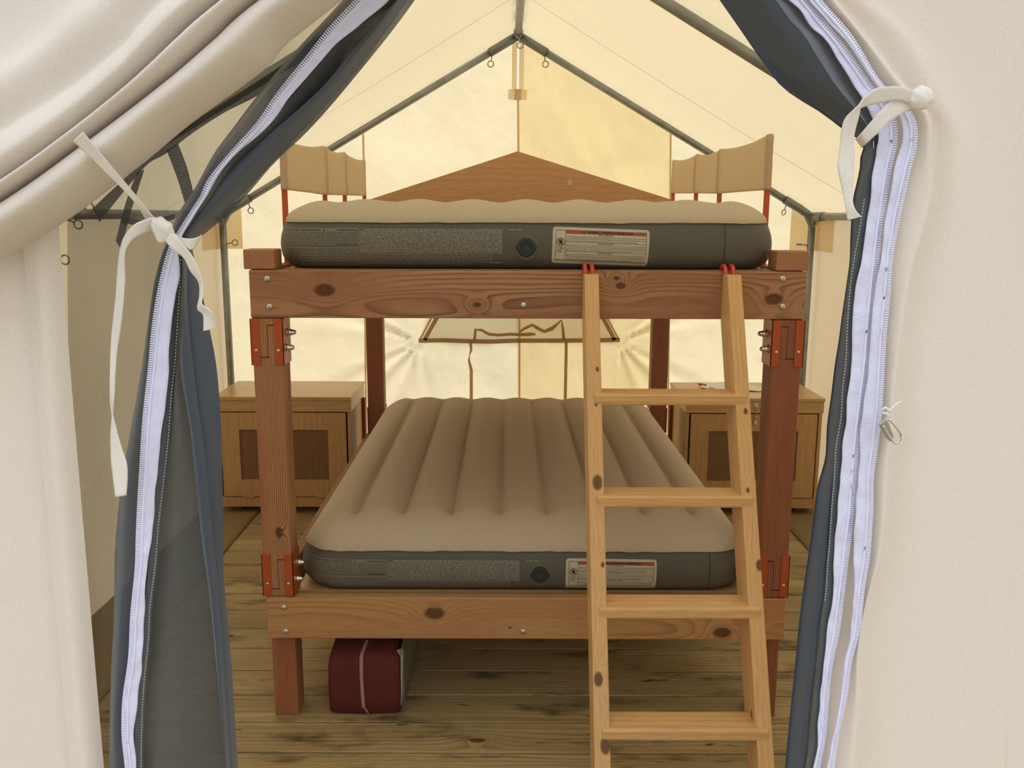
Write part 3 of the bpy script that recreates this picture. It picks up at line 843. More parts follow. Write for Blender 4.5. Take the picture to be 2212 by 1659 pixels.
    # welded seam lip, slightly wavy
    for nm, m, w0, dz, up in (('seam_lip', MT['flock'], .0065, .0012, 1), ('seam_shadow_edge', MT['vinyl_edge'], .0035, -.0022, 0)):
        bm = bmesh.new(); A, B, C = [], [], []
        for i, (p, n) in enumerate(LP):
            wv = noise.noise(Vector((p.x * 28, p.y * 28, z0))) ; wv2 = noise.noise(Vector((p.x * 9, p.y * 9, z0 + 3)))
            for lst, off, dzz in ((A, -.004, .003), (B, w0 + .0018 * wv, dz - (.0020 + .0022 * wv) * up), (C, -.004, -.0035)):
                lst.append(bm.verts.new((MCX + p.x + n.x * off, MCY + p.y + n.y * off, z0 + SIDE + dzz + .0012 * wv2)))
        for i in range(n_):
            j = (i + 1) % n_; bm.faces.new((A[i], A[j], B[j], B[i])); bm.faces.new((B[i], B[j], C[j], C[i]))
        bmesh.ops.recalc_face_normals(bm, faces=bm.faces)
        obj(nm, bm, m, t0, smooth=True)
    # vertical weld near the right corner
    bm = bmesh.new(); prev = None
    for k in range(17):
        t = .02 + .96 * k / 16; a, b = bm.verts.new(on_side(.585, t, z0, .0008)), bm.verts.new(on_side(.5875, t, z0, .0008))
        if prev: bm.faces.new((prev[0], prev[1], b, a))
        prev = (a, b)
    obj('side_weld', bm, MT['vinyl_edge'], sd)
    # valve
    c = on_side(printed['valve'][0], printed['valve'][1], z0, 0)
    bm = bmesh.new(); lathe(bm, [(.040, -.004), (.034, .0015), (.028, .003), (.026, .001)], c, (0, -1, .05), 28)
    vv = obj('valve', bm, MT['vinyl'], t0, smooth=True)
    bm = bmesh.new(); lathe(bm, [(.0255, 0), (.0255, .006), (.0235, .008), (.019, .008), (.0175, .005), (.012, .005), (.011, .0075), (0, .0075)], c, (0, -1, .05), 28)
    box(bm, c.x - .031, c.x + .031, c.y - .006, c.y - .001, c.z - .006, c.z + .006, .002)
    obj('valve_cap', bm, MT['valve'], vv, smooth=False)
    return t0, sd

# ---- printed text helpers
_txt = {}
def text_mesh(body, size, spacing=1.0, bold=0.0):
    key = (body, size, spacing, bold)
    if key in _txt: return _txt[key]
    cu = bpy.data.curves.new('t', 'FONT'); cu.body = body; cu.size = size; cu.resolution_u = 1; cu.space_line = spacing; cu.offset = bold
    o = bpy.data.objects.new('t', cu); COL.objects.link(o)
    dg = bpy.context.evaluated_depsgraph_get(); dg.update()
    me = bpy.data.meshes.new_from_object(o.evaluated_get(dg))
    bpy.data.objects.remove(o); bpy.data.curves.remove(cu)
    V = [v.co.copy() for v in me.vertices]; F = [tuple(p.vertices) for p in me.polygons]
    bpy.data.meshes.remove(me); _txt[key] = (V, F); return V, F
def fit_line(bm, body, x0, x1, y, h, mapf, bold=0.0, justify=True, width=None):
    """one line of capitals of height h starting at x0 (to x1), mapped by mapf(x,y)"""
    V, F = text_mesh(body, 1.0, 1.0, bold)
    if not V: return
    ax, bx = min(v.x for v in V), max(v.x for v in V)
    sy = h / .70
    if justify: sx = (x1 - x0) / (bx - ax)
    else: sx = sy * (width or .85)
    ox = x0 if justify or x1 is None else (x0 + x1) / 2 - (bx - ax) * sx / 2
    vs = [bm.verts.new(mapf(ox + (v.x - ax) * sx, y + v.y * sy)) for v in V]
    for f in F:
        try: bm.faces.new([vs[i] for i in f])
        except ValueError: pass
EN = "WARNING: NEVER PLACE AN INFANT TO SLEEP ON AN AIR MATTRESS. KEEP AIRBED AWAY FROM FIRE. DO NOT USE AS A FLOAT. USE ONLY UNDER COMPETENT SUPERVISION. DO NOT OVER INFLATE OR USE HIGH PRESSURE AIR. KEEP AWAY FROM SHARP OBJECTS. NOT A TOY. READ ALL INSTRUCTIONS BEFORE USE. "
FRN = "ATTENTION : NE JAMAIS LAISSER UN BEBE DORMIR SUR UN MATELAS GONFLABLE. TENIR ELOIGNE DU FEU. NE PAS UTILISER COMME FLOTTEUR. NE PAS TROP GONFLER. TENIR LOIN DES OBJETS POINTUS. LIRE LES INSTRUCTIONS AVANT UTILISATION. "
ESN = "ADVERTENCIA: NUNCA PONGA A UN BEBE A DORMIR EN UN COLCHON INFLABLE. MANTENGA ALEJADO DEL FUEGO. NO LO USE COMO FLOTADOR. NO INFLE DEMASIADO. LEA LAS INSTRUCCIONES ANTES DE USAR. "
low = "Risk of suffocation. Infants have suffocated on inflatable mattresses. Never place an infant birth to 15 months on an inflatable mattress. Always keep inflatable mattress fully inflated when in use. Risque de suffocation. Les nourrissons peuvent s'etouffer sur des matelas gonflables. Riesgo de asfixia. See instructions for additional warnings. "
def cut(src, start, n):
    s = (src * 40)[start:start + n]
    return s.strip()
def add_print(z0, sd, kx, x_l, x_r, top, bot, ramp=0.0, code=(1098, 1128, .80)):
    """grey printed warnings on the front side. positions along the front edge (metres), t = height share"""
    def mp(s, zz2):
        return on_side(s, max(.03, min(.97, zz2 / SIDE)), z0, .0013)
    H = SIDE; zt_, zb_ = top * H, bot * H
    big = EN + FRN + ESN; rows = 19; pitch = (zt_ - zb_) / rows
    bm = bmesh.new(); pos = 0
    for r in range(rows):
        y = zt_ - (r + 1) * pitch + pitch * .22; bold = .018 if r < 14 else .006
        xr = x_r if r < 13 else x_r - (x_r - x_l) * (.07 if r < 18 else .22)
        n = int((150 if r < 13 else 190) * (xr - x_l) / (x_r - x_l)); src = big if r < 13 else low
        x0 = x_l + (.014 if r == 0 else 0)
        fit_line(bm, cut(src, pos, n), x0, xr, y, pitch * (.66 if r < 13 else .5), mp, bold); pos += n
    fit_line(bm, 'BY INTEX®', x_r - .035, x_r - .003, zb_ + .004, pitch * .7, mp, .01)
    obj('printed_warning', bm, MT['print'], sd)['label'] = 'large block of grey printed warning text'
    # framed left block
    bm = bmesh.new(); a, b = x_l - .178, x_l - .003
    def ln(xa, ya, xb, yb, w=.0009):
        d = Vector((xb - xa, yb - ya)); L = d.length; d.normalize(); n = Vector((-d.y, d.x)) * w / 2; k = max(1, int(L / .01)); prev = None
        for i in range(k + 1):
            c = Vector((xa, ya)) + d * L * i / k
            p, q = bm.verts.new(mp(c.x + n.x, c.y + n.y)), bm.verts.new(mp(c.x - n.x, c.y - n.y))
            if prev: bm.faces.new((prev[0], p, q, prev[1]))
            prev = (p, q)
    e = a - .10
    for (c1, c2) in ((a, b), (e, a)):
        ln(c1, zt_, c2, zt_); ln(c1, zb_, c2, zb_); ln(c1, (zt_ + zb_) / 2 - .002, c2, (zt_ + zb_) / 2 - .002)
    ln(a, zb_, a, zt_); ln(b, zb_, b, zt_)
    fit_line(bm, 'ATTENTION', a + .075, a + .110, zt_ - pitch * 1.15, pitch * .72, mp, .02)
    c1, c2 = a + .064, zt_ - pitch * 1.2; ln(c1, c2, c1 + .003, c2 + .0055, .0007); ln(c1 + .006, c2, c1 + .003, c2 + .0055, .0007); ln(c1, c2, c1 + .006, c2, .0007)
    pos = 0
    for r in range(18):
        if r in (0, 9): continue
        y = zt_ - (r + 1) * pitch * .98 + pitch * .1
        if y < zb_ + .001: break
        xr = b - .003 - (.06 if r == 8 else 0)
        fit_line(bm, cut(low, pos, 78), a + .003, xr, y, pitch * .55, mp, .008); pos += 61
        fit_line(bm, cut(low, pos, 40), e + .004, a - .003, y, pitch * .5, mp, .004)
    obj('printed_notice', bm, MT['print'], sd)['label'] = 'ruled frame of grey printed text headed ATTENTION'
    bm = bmesh.new(); fit_line(bm, '20130206  L8305', kx + code[0], kx + code[1], zt_ - .0035, .0036, mp, .02)
    obj('lot_code', bm, MT['print'], sd)
def add_label(z0, t0, s0, s1, tb, tt, tilt):
    """cream warning sticker, slightly rotated"""
    W = s1 - s0; Hh = (tt - tb) * SIDE; yb = tb * SIDE; ca, sa = math.cos(tilt), math.sin(tilt)
    def mk(lift):
        def mp(x, y):   # x in 0..W, y in 0..Hh
            xx, yy = x - W / 2, y - Hh / 2
            return on_side(s0 + W / 2 + xx * ca + yy * sa, max(.02, min(.985, (yb + Hh / 2 - xx * sa + yy * ca) / SIDE)), z0, lift)
        return mp
    mp = mk(.0014)
    def rect(bm, x0, x1, y0, y1, mp, nx=14, ny=6, r=0):
        G = []
        for j in range(ny + 1):
            row = []
            for i in range(nx + 1):
                x = x0 + (x1 - x0) * i / nx; y = y0 + (y1 - y0) * j / ny
                if r:
                    ix = r - min(x - x0, x1 - x); iy = r - min(y - y0, y1 - y)
                row.append(bm.verts.new(mp(x, y)))
            G.append(row)
        for j in range(ny):
            for i in range(nx): bm.faces.new((G[j][i], G[j][i + 1], G[j + 1][i + 1], G[j + 1][i]))
    # rounded sticker body: fan strips
    bm = bmesh.new(); r = .009; cols_ = []
    xs = [0] + [r - r * math.cos(PI / 2 * k / 5) for k in range(1, 6)] + frange(r, W - r, 16)[1:-1] + [W - r + r * math.sin(PI / 2 * k / 5) for k in range(0, 5)] + [W]
    for x in xs:
        ins = 0
        dx = r - min(x, W - x)
        if dx > 0: ins = r - math.sqrt(max(0, r * r - dx * dx))
        cols_.append([bm.verts.new(mp(x, ins + (Hh - 2 * ins) * k / 8)) for k in range(9)])
    for A, B in zip(cols_, cols_[1:]):
        for k in range(8): bm.faces.new((A[k], B[k], B[k + 1], A[k + 1]))
    lb = obj('warning_label', bm, MT['label_bg'], t0); lb['label'] = 'cream warning sticker with red heading bar'
    mq = mk(.0019); mr = mk(.0023)
    ix0, ix1, iy0, iy1 = .0095, W - .0085, .009, Hh - .0085; xd = ix0 + .029
    bm = bmesh.new(); rect(bm, xd, ix1, iy1 - .0095, iy1, mq); obj('heading_bar', bm, MT['label_red'], lb)
    bm = bmesh.new(); w = .0011
    for (a, b, c, d) in ((ix0, ix1, iy0, iy0 + w), (ix0, ix1, iy1 - w, iy1), (ix0, ix0 + w, iy0, iy1), (ix1 - w, ix1, iy0, iy1), (xd, xd + w, iy0, iy1)):
        rect(bm, a, b, c, d, mr, 12, 4)
    ht = iy1 - .0095 - iy0; f = [iy0 + ht * .34, iy0 + ht * .68]
    for y in f + [iy1 - .0095]: rect(bm, xd, ix1, y, y + .0006, mr)
    fit_line(bm, 'WARNING / ATTENTION / ADVERTENCIA', xd + (ix1 - xd) * .265, xd + (ix1 - xd) * .835, iy1 - .0080, .0062, mr, .03)
    tx = xd + (ix1 - xd) * .225; ty = iy1 - .0078
    q = [bm.verts.new(mr(tx - .0035, ty)), bm.verts.new(mr(tx + .0035, ty)), bm.verts.new(mr(tx, ty + .0058))]; bm.faces.new(q)
    blocks = [("Risk of Suffocation", ["- Infants have suffocated on inflatable mattresses. NEVER place an infant aged birth to 15 months on an inflatable mattress. - When used by children", "over 15 months old - Provide at least a shoulder width space between inflatable mattress and vertical surfaces such as walls, dressers or other", "objects to avoid entrapment. - ALWAYS keep inflatable mattress fully inflated when in use. - See instructions for additional warnings."]),
              ("Risque de suffocation", ["- Les nourrissons peuvent s'etouffer sur des matelas gonflables. Ne jamais mettre un nourrisson de moins de 15 mois sur un matelas gonflable.", "- Lorsqu'il est utilise par des enfants de plus de 15 mois, prevoir un espace de la largeur des epaules entre le matelas gonflable et les surfaces", "verticales telles que murs, commodes, ou autres objets pour eviter tout risque de coincement. - Veiller a ce que le matelas soit toujours", "bien gonfle quand vous l'utilisez. - Voir les instructions pour des avertissements supplementaires."]),
              ("Riesgo de asfixia", ["- Hay casos en los que se ha producido asfixia en ninos a causa de colchones inflables. No poner nunca un nino menor de 15 meses en un colchon", "inflable. - Cuando se utilice por ninos mayores de 15 meses: - Asegurese de que entre el colchon inflable y las superficies verticales", "como paredes, comodas u otros objetos, exista un espacio de al menos el ancho de los hombros para evitar que queden atrapados.", "- Siempre mantenga el colchon inflado totalmente cuando lo use. - Ver el manual de instrucciones para advertencias adicionales."])]
    tops = [iy1 - .0100, f[1], f[0]]; bots = [f[1], f[0], iy0]
    for (hd, lines), yt, yb2 in zip(blocks, tops, bots):
        n = len(lines) + 1; pt = (yt - yb2 - .001) / n
        mid = (xd + ix1) / 2
        fit_line(bm, hd, mid - .022, mid + .022, yt - pt + pt * .28, pt * .62, mr, .02)
        for i, l in enumerate(lines):
            fit_line(bm, l, xd + .003, ix1 - .003 - (.012 * i if i == n - 2 else 0), yt - (i + 2) * pt + pt * .28, pt * .52, mr, .008)
    # no-infant symbol: ring with bar over a small figure
    cx, cy, R = (ix0 + xd) / 2 + .0005, iy0 + (iy1 - iy0) * .60, .0122
    def ringf(r0, r1, cx_, cy_, n=28):
        A = [bm.verts.new(mr(cx_ + math.cos(2 * PI * k / n) * r0, cy_ + math.sin(2 * PI * k / n) * r0)) for k in range(n)]
        B = [bm.verts.new(mr(cx_ + math.cos(2 * PI * k / n) * r1, cy_ + math.sin(2 * PI * k / n) * r1)) for k in range(n)]
        for k in range(n): bm.faces.new((A[k], A[(k + 1) % n], B[(k + 1) % n], B[k]))
    ringf(R - .0017, R, cx, cy); ringf(.0001, .0027, cx, cy + .0058, 14)
    def bar(x0, y0, x1, y1, w):
        d = Vector((x1 - x0, y1 - y0)).normalized(); n = Vector((-d.y, d.x)) * w / 2
        bm.faces.new([bm.verts.new(mr(cx + a, cy + b)) for a, b in ((x0 + n.x, y0 + n.y), (x1 + n.x, y1 + n.y), (x1 - n.x, y1 - n.y), (x0 - n.x, y0 - n.y))])
    bar(-.0085, .0085, .0085, -.0085, .0018)
    bar(-.006, .0035, .006, -.0005, .0024); bar(.006, .0035, -.006, -.0005, .0024); bar(0, .003, 0, -.004, .0045)
    bar(-.0008, -.0035, -.005, -.0062, .0026); bar(.0008, -.0035, .005, -.0062, .0026)
    for i, s in enumerate(("0-15 Months", "0-15 Mois", "0-15 Meses")):
        fit_line(bm, s, ix0 + .0035, ix0 + (.026 if i == 0 else .021), cy - R - .0065 - i * .0058, .0036, mr, .02)
    obj('label_print', bm, MT['ink'], lb)
def sx(u, v):  # photo u at the mattress front -> s along its front edge
    return P(u, v, MY0 - .018).x - MCX
dims(.746, .012, .14)
m1, sd1 = mattress(UT + .002, 'beige and grey air mattress lying on the upper bunk', {'valve': (sx(1137, 529), .46)})
kx = 0
add_print(UT + .002, sd1, 0, sx(776, 520), sx(1085, 520), .86, .09, code=(sx(1098, 495), sx(1128, 495)))
add_label(UT + .002, m1, sx(1193, 530), sx(1402, 530), .10, .88, .035)
dims(.716, .038, .135)
m2, sd2 = mattress(LT + .002, 'beige and grey air mattress lying on the lower bunk behind the ladder', {'valve': (sx(1166, 1246), .46)})
add_print(LT + .002, sd2, 0, sx(838, 1240), sx(1122, 1240), .80, .08, code=(sx(1136, 1218), sx(1164, 1218)))
add_label(LT + .002, m2, sx(1222, 1240), sx(1418, 1240), .10, .84, .012)

# ================================================================== LADDER
ladder = thing('ladder', (.21, -.60, 0), 'pale pine ladder leaning on the front of the bunk bed', 'ladder')
d0, k0 = 1.934, .4713
def lad_y(z): return CAM.y + d0 + k0 * z            # front edge line
LA = math.atan(k0)                                   # lean from the vertical
XLr, XRr = .248 - .065, .661 - .065                  # rail centres
ztop = 1.452; RT_, RD = .041, .112
Lr = (ztop + .12) / math.cos(LA)
for xx, m in ((XLr, MT['pine_rail']), (XRr, MT['pine_rail2'])):
    bm = bmesh.new(); box(bm, -RT_ / 2, RT_ / 2, -RD / 2, RD / 2, -Lr / 2, Lr / 2, .003, 2)
    mid = Vector((xx, lad_y(-.06) + .004, -.06)) + Vector((0, math.sin(LA), math.cos(LA))) * Lr / 2 + Vector((0, math.cos(LA), -math.sin(LA))) * RD / 2
    Rm = Matrix.Rotation(-LA, 3, 'X'); Ri = Rm.inverted()
    for pt, nn in ((Vector((0, -.0015, 0)), Vector((0, 1, 0))), (Vector((0, 0, .001)), Vector((0, 0, -1))), (Vector((0, 0, ztop)), Vector((0, 0, 1)))):
        bmesh.ops.bisect_plane(bm, geom=bm.verts[:] + bm.edges[:] + bm.faces[:], plane_co=Ri @ (pt - mid), plane_no=Ri @ nn, clear_outer=True)
        es = [e for e in bm.edges if e.is_boundary]
        if es: bmesh.ops.holes_fill(bm, edges=es, sides=0)
    me = bpy.data.meshes.new('rail'); bm.to_mesh(me); bm.free(); me.materials.append(m)
    o = bpy.data.objects.new('rail', me); link(o, ladder)
    o.rotation_euler = (-LA, 0, 0); o.location = mid - ladder.location
XT0, XT1 = XLr - .002, XRr + .011
for zt_ in (1.132, .875, .611, .340, .075):
    yf = lad_y(zt_) - .009
    bm = bmesh.new(); box(bm, XT0, XT1, yf, yf + .092, zt_ - .031, zt_ + .001, .007, 3)
    obj('tread', bm, MT['pine_tread'], ladder)
for xx, offs in ((XLr, (-.0145, .0065)), (XRr, (-.0145, .0085))):
    for dx in offs:
        x = xx + dx; yb_ = lad_y(ztop); bm = bmesh.new()
        zt_ = UT + .0125; pts = [(x, -.030, 1.33), (x, -.022, 1.40), (x, -.0135, UT - .01)]
        c = Vector((x, .018, UT - .006)); R = .026
        pts = [(x, -.030, 1.425), (x, -.020, UT - .022), (x, -.0125, UT - .016)]
        for k in range(0, 11):
            a = PI - PI * k / 10; pts.append((x, .019 + .0295 * math.cos(a), UT - .009 + .0245 * math.sin(a)))
        pts = [p for p in pts]
        pts += [(x, .0485, UT - .02), (x, .0485, UT - .035)]
        tube(bm, arc_resample([Vector(p) for p in pts], 40), .0062, 12)
        obj('hook', bm, MT['hook_red'], ladder, smooth=True)

# ================================================================== STORAGE CABINETS
def cabinet(x0, x1, label, mirror):
    t = thing('storage_cabinet', ((x0 + x1) / 2, 2.30, 0), label, 'cabinet', 'plywood storage cabinets')
    yf, yb_ = 2.075, 2.535; z0, zt_ = .042, .660
    th = .018; zl = .575
    bm = bmesh.new()
    box(bm, x0 + .004, x0 + .004 + th, yf, yb_, z0, zl, .001); box(bm, x1 - .004 - th, x1 - .004, yf, yb_, z0, zl, .001)
    box(bm, x0 + .022, x1 - .022, yb_ - th, yb_, z0, zl, .001); box(bm, x0 + .022, x1 - .022, yf + .02, yb_ - th, z0, z0 + th, .001)
    box(bm, x0 + .022, x1 - .022, yf, yf + th, z0, z0 + .055, .001)
    obj('carcass', bm, MT['ply_v'], t)
    for a, b in ((x0 + .004, x0 + .042), (x1 - .042, x1 - .004)):
        pass
    bm = bmesh.new(); box(bm, x0 - .003, x1 + .003, yf - .012, yb_ + .004, zt_ - .018, zt_, .002, 2)
    box(bm, x0, x1, yf - .006, yf + .012, zl + .003, zt_ - .018, .001)
    box(bm, x0, x0 + th, yf + .012, yb_, zl + .003, zt_ - .018, .001); box(bm, x1 - th, x1, yf + .012, yb_, zl + .003, zt_ - .018, .001)
    box(bm, x0 + th, x1 - th, yb_ - th, yb_, zl + .003, zt_ - .018, .001)
    obj('lid', bm, MT['ply'], t)
    # framed door: stiles, rails, sunk panel
    dx0, dx1, dz0, dz1 = x0 + .030, x1 - .030, z0 + .060, zl - .003
    d = obj('door', (lambda b: (box(b, dx0, dx0 + .10, yf - .004, yf + .014, dz0, dz1, .001), box(b, dx1 - .10, dx1, yf - .004, yf + .014, dz0, dz1, .001), box(b, dx0 + .10, dx1 - .10, yf - .004, yf + .014, dz1 - .095, dz1, .001), box(b, dx0 + .10, dx1 - .10, yf - .004, yf + .014, dz0, dz0 + .095, .001), b)[-1])(bmesh.new()), MT['ply_v'], t)
    board('panel', dx0 + .095, dx1 - .095, yf + .004, yf + .010, dz0 + .09, dz1 - .09, MT['ply_panel'], d, .0005)['label'] = 'darker sunk centre panel'
    bm = bmesh.new(); box(bm, x0 + .023, x1 - .023, yf + .016, yf + .020, z0 + .05, zl, 0)
    obj('inner_gap', bm, MT['groove'], t)
    for hx in (dx0 + .11, dx1 - .17):
        bm = bmesh.new(); tube(bm, [(hx, yf - .008, dz0 - .003), (hx + .06, yf - .008, dz0 - .003)], .0045, 8); box(bm, hx, hx + .06, yf - .006, yf - .004, dz0 - .004, dz0 + .0, 0)
        obj('hinge', bm, MT['zip_brown'], d)
    for fx in (x0 + .05, x1 - .10):
        for fy in (yf + .06, yb_ - .1): board('foot', fx, fx + .05, fy, fy + .05, .0065, z0, MT['ply_panel'], t, .001)
    return t, d, dz1
c1, dd1, _ = cabinet(-1.635, -.896, 'plywood storage cabinet standing in the back left corner', 1)
c2, dd2, dz = cabinet(.905, 1.648, 'plywood storage cabinet in the back right corner with paper on its lid', -1)
# reddish batten behind each cabinet's inner side
board('corner_batten', -.899, -.880, 2.45, 2.49, .05, .575, MT['post_dark'], c1, .001)
board('corner_batten', .888, .909, 2.45, 2.49, .05, .575, MT['post_dark'], c2, .001)
# chain latch of the right cabinet
a = P(1634, 878, 2.06); bm = bmesh.new(); z = a.z
for k in range(8):
    c = Vector((a.x, 2.061, z - k * .0105)); n = 14
    ax = Vector((1, 0, 0)) if k % 2 else Vector((0, 1, 0))
    pts = [c + Vector((0, 0, 1)) * math.cos(2 * PI * i / n) * .0075 + ax * math.sin(2 * PI * i / n) * .0042 for i in range(n)]
    tube(bm, pts, .0012, 6, False, True)
box(bm, a.x - .010, a.x + .010, 2.0655, 2.0685, z - .01, z + .02, .001); box(bm, a.x - .008, a.x + .008, 2.062, 2.0675, z - .098, z - .078, .001)
obj('chain_latch', bm, MT['nickel'], c2)
# paper and red twist on the right cabinet
pc = [P(1509, 832, 2.4), P(1640, 824, 2.4)]
def on_lid(u, v, z=.6615):
    d = FW + RT * ((u - U0) / FPX) - UP * ((v - V0) / FPX); return CAM + d * ((z - CAM.z) / d.z)
out = [on_lid(1512, 838), on_lid(1535, 841.5), on_lid(1590, 843), on_lid(1640, 846), on_lid(1652, 838), on_lid(1600, 829), on_lid(1552, 827), on_lid(1522, 829)]
bm = bmesh.new(); n = 30; L = arc_resample([out[0], out[7], out[6], out[5], out[4]], n); R = arc_resample([out[0] + Vector((.002, 0, 0)), out[1], out[2], out[3], out[4]], n)
for i in range(n): L[i].z = .6625 + .003 * (1 + math.sin(i * .5)); R[i].z = .6618 + .002 * (1 + math.sin(i * .4 + 1))
pp = tag(obj('paper_sheet', sheet([L, R], 6), MT['paper'], smooth=True), 'curled white paper sheet lying on the right cabinet lid', 'paper')
solid(pp, .0006)
bm = bmesh.new(); q = [on_lid(1531, 836, .668), on_lid(1545, 838.2, .668), on_lid(1544, 839.5, .668), on_lid(1530, 837.2, .668)]; bm.faces.new([bm.verts.new(p_) for p_ in q])
q = [on_lid(1553, 840, .6675), on_lid(1548, 837, .6675), on_lid(1562, 837, .6675)]
obj('print_mark', bm, MT['paper_ink'], pp)
bm = bmesh.new(); a = on_lid(1512, 830.5, .673)
for ang in (0, 50, 110, 170, 230, 290):
    r = math.radians(ang); tube(bm, [a, a + Vector((math.cos(r) * .010, math.sin(r) * .008, .004)), a + Vector((math.cos(r) * .017, math.sin(r) * .016, .003))], [.004, .003, .0015], 8)
bmesh.ops.create_icosphere(bm, subdivisions=2, radius=.0075, matrix=Matrix.Translation(a))
tube(bm, [a, a + Vector((.02, .002, 0)), a + Vector((.036, -.004, -.003))], [.003, .0035, .005], 8)
tag(obj('twist_tie', bm, MT['red_toy'], smooth=True), 'small knotted red plastic tie lying on the paper on the right cabinet', 'tie')

# ================================================================== BAG UNDER THE BED
bag = thing('storage_bag', (-.525, .30, 0), 'dark red fabric storage bag with zipper on the deck under the lower bunk', 'bag')
bx0, bx1, by0, by1 = -.642, -.408, .050, .60
def bagshape(bm, x0, x1, y0, y1, prof):
    """prof: list of (inset_x, y_front, z) rings stacked upward"""
    R = []; n = 12
    for (ins, yy, z) in prof:
        row = []
        a, b, c, d = x0 + ins, x1 - ins, yy, y1 - .01
        pts = []
        for (px, py, qx, qy) in ((a, c, b, c), (b, c, b, d), (b, d, a, d), (a, d, a, c)):
            for k in range(n):
                t = k / n; x = px + (qx - px) * t; y = py + (qy - py) * t
                e = min(t, 1 - t); bul = .006 * math.sin(PI * t)
                nx, ny = (qy - py), -(qx - px); L_ = math.hypot(nx, ny); nx /= L_; ny /= L_
                wr = .003 * noise.noise(Vector((x * 16, y * 16, z * 14)))
                pts.append((x + nx * (bul + wr), y + ny * (bul + wr), z))
        for q in pts: row.append(bm.verts.new(q))
        R.append(row)
    m = len(R[0])
    for A, B in zip(R, R[1:]):
        for k in range(m): bm.faces.new((A[k], A[(k + 1) % m], B[(k + 1) % m], B[k]))
    bm.faces.new(R[0][::-1]); bm.faces.new(R[-1])
    bmesh.ops.recalc_face_normals(bm, faces=bm.faces)
bm = bmesh.new()
bagshape(bm, bx0, bx1, by0, by1, [(.012, by0 + .008, .001), (.003, by0, .012), (0, by0 - .004, .06), (0, by0 - .004, .12), (.001, by0 - .002, .17), (.004, by0 + .004, .20), (.009, by0 + .02, .215), (.014, by0 + .045, .228), (.018, by0 + .08, .238)])
b0 = obj('body', bm, MT['bag_red'], bag, smooth=True)
bm = bmesh.new(); bagshape(bm, bx0 + .016, bx1 - .014, by0 + .07, by1, [(0, by0 + .078, .236), (.004, by0 + .09, .250), (.016, by0 + .12, .262)])
obj('top_panel', bm, MT['bag_dark'], bag, smooth=True)
# pale side panel
ys = frange(by0 + .004, by1 - .01, 24)
bot = [Vector((bx1 + .006 + .004 * math.sin(PI * i / 23), y, .012)) for i, y in enumerate(ys)]
midp = [Vector((bx1 + .010 + .006 * math.sin(PI * i / 23), y, .11)) for i, y in enumerate(ys)]
topp = [Vector((bx1 + .001 + .006 * math.sin(PI * i / 23), y, .212 + .03 * min(1, i / 5))) for i, y in enumerate(ys)]
o = obj('side_panel', sheet([bot, midp, topp], 6), MT['bag_side'], bag, smooth=True); solid(o, .002); o['label'] = 'dull grey green side panel'
# white frayed piping on the right edge
pts = [Vector((bx1 - .012, by0 + .018, .218)), Vector((bx1 + .002, by0 + .006, .198)), Vector((bx1 + .003, by0 + .0, .14)), Vector((bx1 + .002, by0 + .004, .07)), Vector((bx1 - .002, by0 + .012, .022))]
wid = [.022, .010, .006, .008, .004]; pts2 = [p_ + Vector((w * .9, w * .8, .002)) for p_, w in zip(pts, wid)]
o = obj('piping', sheet([arc_resample(pts, 24), arc_resample(pts2, 24)], 2), MT['bag_white'], bag, smooth=True); solid(o, .002)
zx = P(786, 1500, by0).x
zc = [(zx + .006, by0 + .058, .234), (zx + .002, by0 + .028, .224), (zx - .004, by0 + .004, .207), (zx - .004, by0 - .012, .17), (zx - .003, by0 - .013, .10), (zx, by0 - .012, .03)]
zc = arc_resample([Vector(p_) for p_ in zc], 30)
o = obj('zipper', sheet([[p_ + Vector((-.0055, 0, 0)) for p_ in zc], [p_ + Vector((.0055, 0, 0)) for p_ in zc]], 2), MT['zip_brown'], bag); solid(o, .002)
bm = bmesh.new(); prism(bm, [Vector((zx - .001, by0 - .016, .034)), Vector((zx + .006, by0 - .016, .036)), Vector((zx + .020, by0 - .017, .014)), Vector((zx + .016, by0 - .017, .010)), Vector((zx + .011, by0 - .017, .012))], Vector((0, .002, 0)))
obj('zipper_pull', bm, MT['nickel'], o)

# ================================================================== ENTRANCE: NET CURTAINS, ZIPPERS, TIES, FRONT CANVAS
YC = -1.47
VS = [-420 + 20 * i for i in range(150)]     # to v = 2560
def colv(line, y, vs=VS):
    return [P(u, v, yy) for (u, v, yy) in resample_v(Y0(line, y), vs)]
L0 = [(1010, -330), (740, 0), (616, 134), (553, 210), (502, 278), (464, 329), (419, 410), (387, 457), (371, 495), (358, 525), (334, 604), (320, 693), (308, 780), (296, 854), (278, 952), (262, 1045), (248, 1200), (246, 1330), (240, 1450), (235, 1659), (230, 2560)]
L1 = [(1040, -330), (774, 0), (718, 61), (657, 137), (599, 210), (561, 266), (505, 329), (452, 395), (440, 423), (411, 469), (387, 508), (370, 539), (358, 578), (342, 655), (332, 730), (328, 780), (315, 899), (307, 1019), (300, 1151), (298, 1220), (288, 1325), (283, 1421), (270, 1518), (269, 1587), (276, 1659), (290, 1900), (286, 2560)]
L2 = [(1075, -330), (838, 0), (725, 96), (677, 152), (627, 210), (566, 286), (518, 324), (472, 380), (449, 418), (408, 488), (394, 512), (383, 541), (386, 573), (385, 604), (378, 631), (370, 703), (364, 780), (359, 860), (348, 952), (343, 992), (339, 1027), (332, 1098), (326, 1178), (322, 1214), (317, 1269), (308, 1360), (303, 1449), (295, 1518), (291, 1587), (294, 1659), (310, 1900), (306, 2560)]
